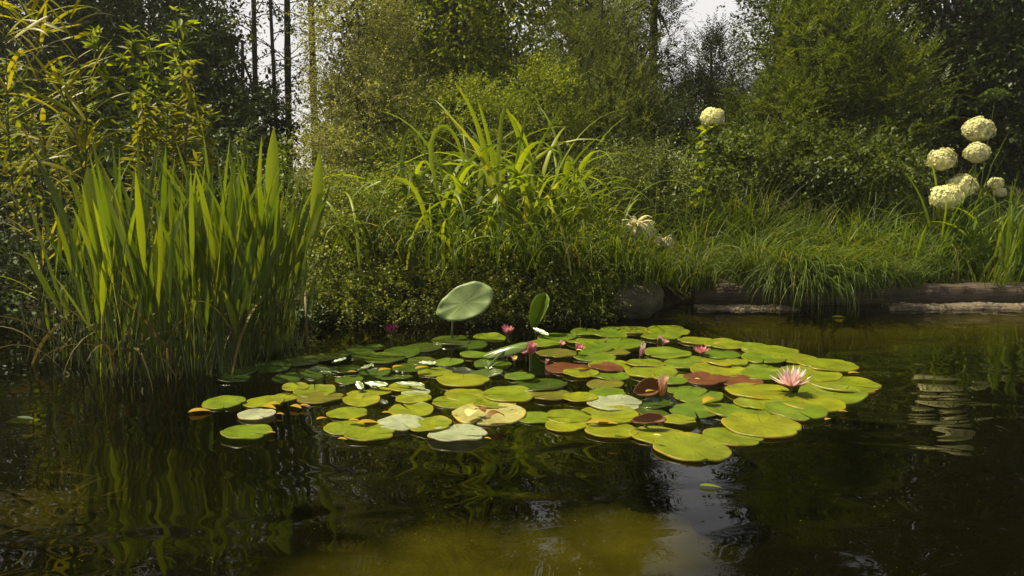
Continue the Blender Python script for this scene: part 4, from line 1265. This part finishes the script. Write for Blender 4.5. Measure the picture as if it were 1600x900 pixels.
# wet leaves standing out of the water among the left pads
def raised_leaf(name, px, py, Y, a_px, b_px, roll, normal, mat, label, stalk_to, cup=.1, fold=0.0, cat='lily leaf'):
    """an oval leaf blade facing `normal`, long axis turned by roll, on a stalk"""
    c = on_water(px, py, -Y) if Y < 0 else at(px, py, Y)
    s = c[1] / FPX
    nn = nrm(np.array(normal, float))
    ux = nrm(np.cross(np.array([0, 0, 1.]), nn)); uy = np.cross(nn, ux)
    X = ux * math.cos(roll) + uy * math.sin(roll)
    Yv = np.cross(nn, X)
    rr = np.linspace(0, 1, 9); th = np.linspace(0, 2 * np.pi, 81)[:-1]
    V = []
    for r in rr:
        for t in th:
            x, y = r * math.cos(t), r * math.sin(t)
            y *= 1 + .16 * x
            pt = (1 + .06 * math.exp(-(min(t, 2 * math.pi - t) / .25) ** 2) + .05 * math.exp(-((t - math.pi) / .3) ** 2) + .012 * math.sin(5 * t))
            z = cup * (x * x * .6 + y * y) + fold * abs(y) + .03 * math.sin(3 * t) * r * r + .05 * math.sin(8 * t + 1) * r ** 4 + .035 * abs(math.cos(5 * t)) ** 10 * r * (1.1 - r)
            V.append(c + X * x * a_px * s * pt + Yv * y * b_px * s * (1 - .35 * min(fold, 1.2)) + nn * z * b_px * s)
    V = np.array(V)
    k = len(th)
    i = np.arange(8)[:, None] * k; j = np.arange(k)[None]
    f = np.stack([i + j, i + (j + 1) % k, i + k + (j + 1) % k, i + k + j], -1).reshape(-1, 4)
    b = on_water(*stalk_to)
    t = thing(name, (b[0], b[1], 0), label, cat)
    mb = MB(); mb.add(V, f); o = mb.build('leaf_blade', M[mat], t)
    md = o.modifiers.new('thick', 'SOLIDIFY'); md.thickness = .0025; md.offset = 0
    mb = MB()
    e = c - X * a_px * s * .3
    tube(mb, smooth_path([(b[0], b[1], -.15), (b[0], b[1], -.01 if Y < 0 else .02), (b + e) / 2 + ([0, .01, -.01] if Y < 0 else [0, .02, .03]), c - nn * .006], 12), np.linspace(.008, .005, 12), 6)
    mb.build('stalk', M['stem'], t)
M['raised'] = leaf_mat('raised_leaf_blade', (.20, .27, .10), (.22, .29, .11), tr=.2, rough=.4, noise=9, tcol=(1, 1, .6))
M['folded'] = leaf_mat('folded_leaf_blade', (.13, .20, .012), (.15, .22, .014), tr=.4, rough=.3, noise=9)
M['wetleaf'] = leaf_mat('wet_curled_leaf', (.10, .17, .02), (.14, .21, .03), tr=.2, rough=.2, spec=.9)
raised_leaf('raised_lily_leaf', 726, 473, 4.28, 46, 29, .45, (-.12, -.85, .42), 'raised', 'big smooth grey green leaf raised above the back of the raft', (706, 530), cup=.08)
raised_leaf('folded_lily_leaf', 843, 487, 4.42, 29, 19, 1.25, (-.1, -.85, .35), 'folded', 'folded green leaf standing upright behind the raft', (838, 522), cup=.2, fold=.9)
raised_leaf('curled_lily_leaf', 790, 545, -.06, 40, 12, .55, (-.25, -.45, .8), 'wetleaf', 'long reclining curled leaf with a white shining back', (760, 580), cup=-.5)
for px, py, Y, a_, b_, ro, nv, lb in [
    (588, 600, -.03, 19, 8, .05, (-0.274, -0.581, .78), 'wet shining leaf in the middle of the glaring row'),
    (562, 602, -.03, 10, 9, -.5, (-0.346, -0.598, .78), 'small wet shining leaf at the left end of the glaring row'),
    (640, 600, -.03, 24, 7, .1, (-0.293, -0.501, .78), 'long wet shining leaf at the right end of the glaring row'),
    (668, 567, -.03, 15, 6, .1, (-0.312, -0.537, .78), 'small white shining leaf left of the reclining curled leaf'),
    (571, 574, -.035, 12, 6, .6, (-0.318, -0.526, .78), 'tilted white shining leaf left of the yellow scraps'),
    (845, 518, -.04, 16, 6, -.3, (-0.315, -0.493, .78), 'white shining leaf at the foot of the folded upright leaf'),
    (530, 563, -.035, 11, 5, .5, (-0.249, -0.510, .78), 'small glinting leaf in the shaded left rear'),
    (506, 582, -.035, 9, 5, .1, (-0.245, -0.474, .78), 'tiny glinting leaf nearest the reeds')]:
    raised_leaf('wet_lily_leaf', px, py, Y, a_ * 1.15, b_ * .62, ro, nv, 'wetleaf', lb, (px, py - 3), cup=.12)

# brown folded leaves
raised_leaf('withered_lily_leaf', 1008, 608, -.045, 23, 17, .15, (.3, -.75, .45), 'brown_curl', 'tilted red brown leaf standing on edge left of the peach bud', (1008, 622), cup=.3, fold=.45)
raised_leaf('withered_lily_leaf', 1012, 661, -.025, 28, 11, 0.0, (.05, -.45, .8), 'brown_curl', 'brown folded leaf rim curling over a dark pad', (1012, 668), cup=1.1)

# ------------------------------------------------------------------ water lily flowers
def lily(px, py, r_px, mat, label, rings, stalk_h=None, tilt=(0, 0), parts=True, grp='pink water lilies among the pads', sepals=True):
    b = on_water(px, py)
    s = mpp(py)
    L = r_px * s
    hb = .015 if stalk_h is None else stalk_h
    t = thing('water_lily_flower', (b[0], b[1], hb), label, 'water lily', grp)
    c = np.array([0, 0, 0.0])
    made = []
    def link(mb, name, m):
        o = bpy.data.objects.new(name, mb.mesh(name, m)); col.objects.link(o); o.parent = t
        o.rotation_euler = (tilt[0], tilt[1], 0)
        made.append(o)
    for (n, el, ln, wd, off) in rings:
        for q in range(n):
            a = (q + off) / n * 2 * np.pi + rng.normal(0, .06)
            mb_ = MB()
            blades(mb_, c + np.array([math.cos(a), math.sin(a), 0]) * L * .06, a, el + rng.normal(0, .05), L * ln * rng.uniform(.92, 1.06), L * wd,
                   -.35 if el < 1.2 else .12, prof_petal, seg=8, fold=-.22, pw=1.0)
            link(mb_, 'petal', M[mat])
    if sepals:
        for q in range(4):
            mb_ = MB()
            blades(mb_, c - [0, 0, .002], q * 1.57 + .5, rings[0][1] - .12, L * rings[0][2] * .9, L * .3, -.25, prof_petal, seg=6, fold=-.2, pw=1.0)
            link(mb_, 'sepal', M['sepal'])
    if parts and rings[0][1] < 1.1:
        mb_ = MB()
        k = 40
        blades(mb_, np.repeat(c[None], k, 0) + rng.normal(0, L * .05, (k, 3)) * [1, 1, 0], rng.uniform(0, 6.28, k), rng.uniform(.9, 1.5, k), L * .35, L * .05, -.3, prof_strap, seg=3)
        link(mb_, 'stamens', M['stamen'])
    mb_ = MB()
    tube(mb_, smooth_path([(0, .01, -hb - .15), (0, .005, -hb * .5), (0, 0, 0)], 8), .006 if r_px > 14 else .004, 6)
    o = bpy.data.objects.new('stalk', mb_.mesh('stalk', M['stem'])); col.objects.link(o); o.parent = t
    return t
OPEN = [(8, .30, 1.0, .21, 0), (9, .72, 1.0, .2, .5), (8, 1.02, .95, .19, .2), (6, 1.28, .8, .17, 0)]
BUD = [(5, 1.38, 1.0, .5, 0), (5, 1.5, .95, .45, .5)]
HALF = [(6, .9, 1.0, .42, 0), (6, 1.2, .95, .4, .5), (4, 1.4, .85, .35, 0)]
lily(1236, 619, 37, 'pink', 'large open pale pink water lily at the right of the raft', OPEN, .035, (-.15, 0))
lily(1033, 626, 34, 'peach', 'peach pink bud, just opening, before a red brown leaf', [(5, 1.36, .95, .36, 0), (5, 1.47, 1.0, .3, .5)], .02, (0, .12))
lily(829, 580, 20, 'rose', 'plump rosy pink bud on a leaning stalk', [(5, 1.25, 1.0, .8, 0), (5, 1.4, .95, .7, .5)], .08, (.1, .15))
lily(822, 565, 13, 'pink', 'pale pink crumpled bloom beside the plump rosy bud', HALF, .03, (.3, -.4), False)
lily(793, 534, 19, 'rose', 'rose red half open flower at the back of the raft', HALF, .03, (.15, 0))
lily(612, 540, 22, 'magenta', 'dark magenta flower shaded by the bank at left', HALF, .05)
lily(902, 556, 15, 'rose', 'ragged pink bud right of the plump rosy bud', HALF, .02, (.2, .3))
lily(1001, 562, 22, 'pink', 'slender leaning pale pink bud in the back middle', [(4, 1.42, 1.0, .34, 0), (3, 1.5, .95, .3, .5)], .02, (0, .22))
lily(1095, 557, 17, 'rose', 'dark pink rosette flower at the back right', [(9, .5, 1.0, .3, 0), (7, .9, .8, .3, .5)], .012)
lily(1036, 543, 12, 'pink', 'small pink closed flower behind the rosette, to its left', HALF, .012, (0, .4), False)
lily(1028, 535, 8, 'pink', 'tiny pale pink bud farthest back on the raft', BUD, .012, (0, .5), False)
lily(853, 573, 10, 'pink', 'tiny pale bud in front of the ragged pink bud', BUD, .01, (0, .3), False)
lily(876, 545, 11, 'pink', 'small whitish pink bloom left of the ragged pink bud', HALF, .01, (.3, .3), False)
lily(946, 537, 6, 'pink', 'tiny pink bud on the wide back pad', BUD, .012, (0, .5), False)
lily(804, 572, 10, 'white_petal', 'small yellowish bloom below the reclining curled leaf', HALF, .02, (.2, 0), False)

# ------------------------------------------------------------------ fallen leaves and scraps
def scrap(px, py, wpx, mat, label, z=.02, rot=None, lift=.15, asp=.5):
    c = on_water(px, py, z)
    L = wpx * mpp(py)
    mb = MB()
    a = rng.uniform(-.6, .6) if rot is None else rot
    blades(mb, np.array([[-L / 2 * math.cos(a), -L / 2 * math.sin(a), 0]]), a, lift, L, L * asp, lift * 2.2, prof_lance, seg=8, fold=-.15, pw=1.0)
    o = bpy.data.objects.new('fallen_leaf', mb.mesh('fallen_leaf', M[mat]))
    o.location = c
    col.objects.link(o)
    tag(o, label, 'fallen leaf', 'fallen leaves on water and pads')
for a_ in [
    (940, 660, 46, 'rot', 'tan curled strip on a pad near the front', .02, .05, .12, .3),
    (1112, 627, 34, 'rot', 'curled yellow leaf lying on pads at the right', .02, .5, .55, .45),
    (312, 643, 34, 'rot', 'orange fallen leaf farthest left, below the leftmost pad', .008),
    (420, 637, 28, 'rot', 'orange fallen leaf between pale silver pad and narrow pad at left', .01),
    (428, 632, 22, 'rot', 'small orange leaf just behind its orange neighbour at left', .012),
    (462, 636, 24, 'rot', 'yellow orange leaf before the pad with a hole', .01),
    (476, 634, 18, 'rot', 'small yellow leaf right in front of the pad with a hole', .012),
    (438, 647, 14, 'rot', 'tiny orange leaf at the tip of the far left pale silver pad', .01),
    (424, 676, 14, 'rot', 'tiny orange scrap at the tip of the lone far left front pad', .012),
    (503, 654, 18, 'rot', 'orange scrap at the left tip of the upper trio pad', .012),
    (535, 686, 16, 'rot', 'orange scrap at the left tip of the lowest trio pad', .012),
    (575, 661, 34, 'rot', 'orange strip between the trio and the pale silver pad', .014),
    (553, 657, 18, 'rot', 'small orange scrap on the upper trio pad edge', .02),
    (604, 645, 16, 'rot', 'orange scrap left of the pad behind pale silver ones', .012),
    (602, 578, 22, 'rot', 'bright yellow leaf in the shaded left rear', .03),
    (622, 573, 18, 'rot', 'yellow leaf right of the bright yellow one', .03),
    (660, 575, 24, 'rot', 'yellow leaf left of the shining small leaf', .03),
    (550, 581, 14, 'rot', 'small yellow scrap among dark pads', .03),
    (738, 646, 30, 'white_petal', 'crumpled cream scrap on the big yellow decaying pad', .03, 1.2, .7, .6),
    (777, 651, 34, 'brown_curl', 'dark brown scrap on the right of the decaying pad', .03, .5, .8, .55),
    (749, 642, 24, 'brown_curl', 'dark brown scrap on the left of the decaying pad', .03, 2.4, .8, .6),
    (762, 685, 12, 'rot', 'orange scrap at the right tip of the lowest pale silver pad', .012),
    (1124, 537, 18, 'rot', 'yellow fallen leaf on a pad near the back right edge', .04),
    (1016, 611, 16, 'rot', 'yellow scrap on the tilted red brown leaf', .06),
    (958, 662, 16, 'rot', 'yellow lump at the end of the tan curled strip', .05),
    (1027, 680, 12, 'white_petal', 'pale scrap in the middle of a front pad', .04),
    (1370, 609, 12, 'rot', 'orange scrap at the tip of the rightmost pad', .01),
    (1318, 643, 14, 'rot', 'orange scrap beyond the bright pad before the purple reflection', .01),
    (1294, 655, 14, 'rot', 'orange scrap at the tip of the right front edge pad', .01),
    (1335, 583, 20, 'rot', 'dull yellow scraps right of the brown rimmed far right pad', .01),
    (1110, 760, 34, 'nettle', 'narrow green leaf floating alone in front of the raft', .004, -.25, .1, .3),
    (1312, 496, 24, 'golden', 'yellow leaf floating on the shallow water by the timber', .004),
    (1090, 592, 8, 'white_petal', 'white petal on the red brown pad', .045),
    (905, 547, 10, 'white_petal', 'pale petal beside the ragged pink bud', .04),
    (35, 662, 66, 'dark_tree', 'dim drowned leaf on the dark water at far left', -.012)]:
    scrap(*a_)

# drowned weed on the left hump
mb = MB()
n = 26
wc = on_water(50, 800, -.2)
x = rng.normal(wc[0], .2, n); y = rng.normal(wc[1], .18, n)
blades(mb, np.stack([x, y, rng.uniform(-.24, -.12, n)], -1), rng.uniform(0, 6.28, n), rng.uniform(0, .35, n), rng.uniform(.08, .22, n), .018, rng.uniform(.2, .6, n), prof_lance, seg=6)
M['weed'] = leaf_mat('drowned_weed', (.03, .022, .008), (.07, .05, .014), tr=.1, tcol=(1, 1, 1))
o = mb.build('submerged_weed', M['weed'])
tag(o, 'brown weed drowned under the water surface at lower left', 'water weed', kind='stuff')

# pollen and duckweed specks drifting on the water
mb = MB()
n = 420
cpx = np.concatenate([rng.normal(600, 120, 260), rng.uniform(40, 1580, 160)])
cpy = np.concatenate([rng.normal(700, 45, 260), rng.uniform(530, 895, 160)])
P = np.array([on_water(a, b_, .003) for a, b_ in zip(cpx, cpy)])
leaves(mb, P, rng.normal(0, 1, (n, 3)) * [1, 1, 0], np.array([[0, 0, 1.]]) + rng.normal(0, .1, (n, 3)), rng.uniform(.002, .006, n), rng.uniform(.002, .004, n))
tag(mb.build('floating_specks', M['nettle']), 'tiny specks of pollen and duckweed drifting on the dark water', 'specks', kind='stuff')
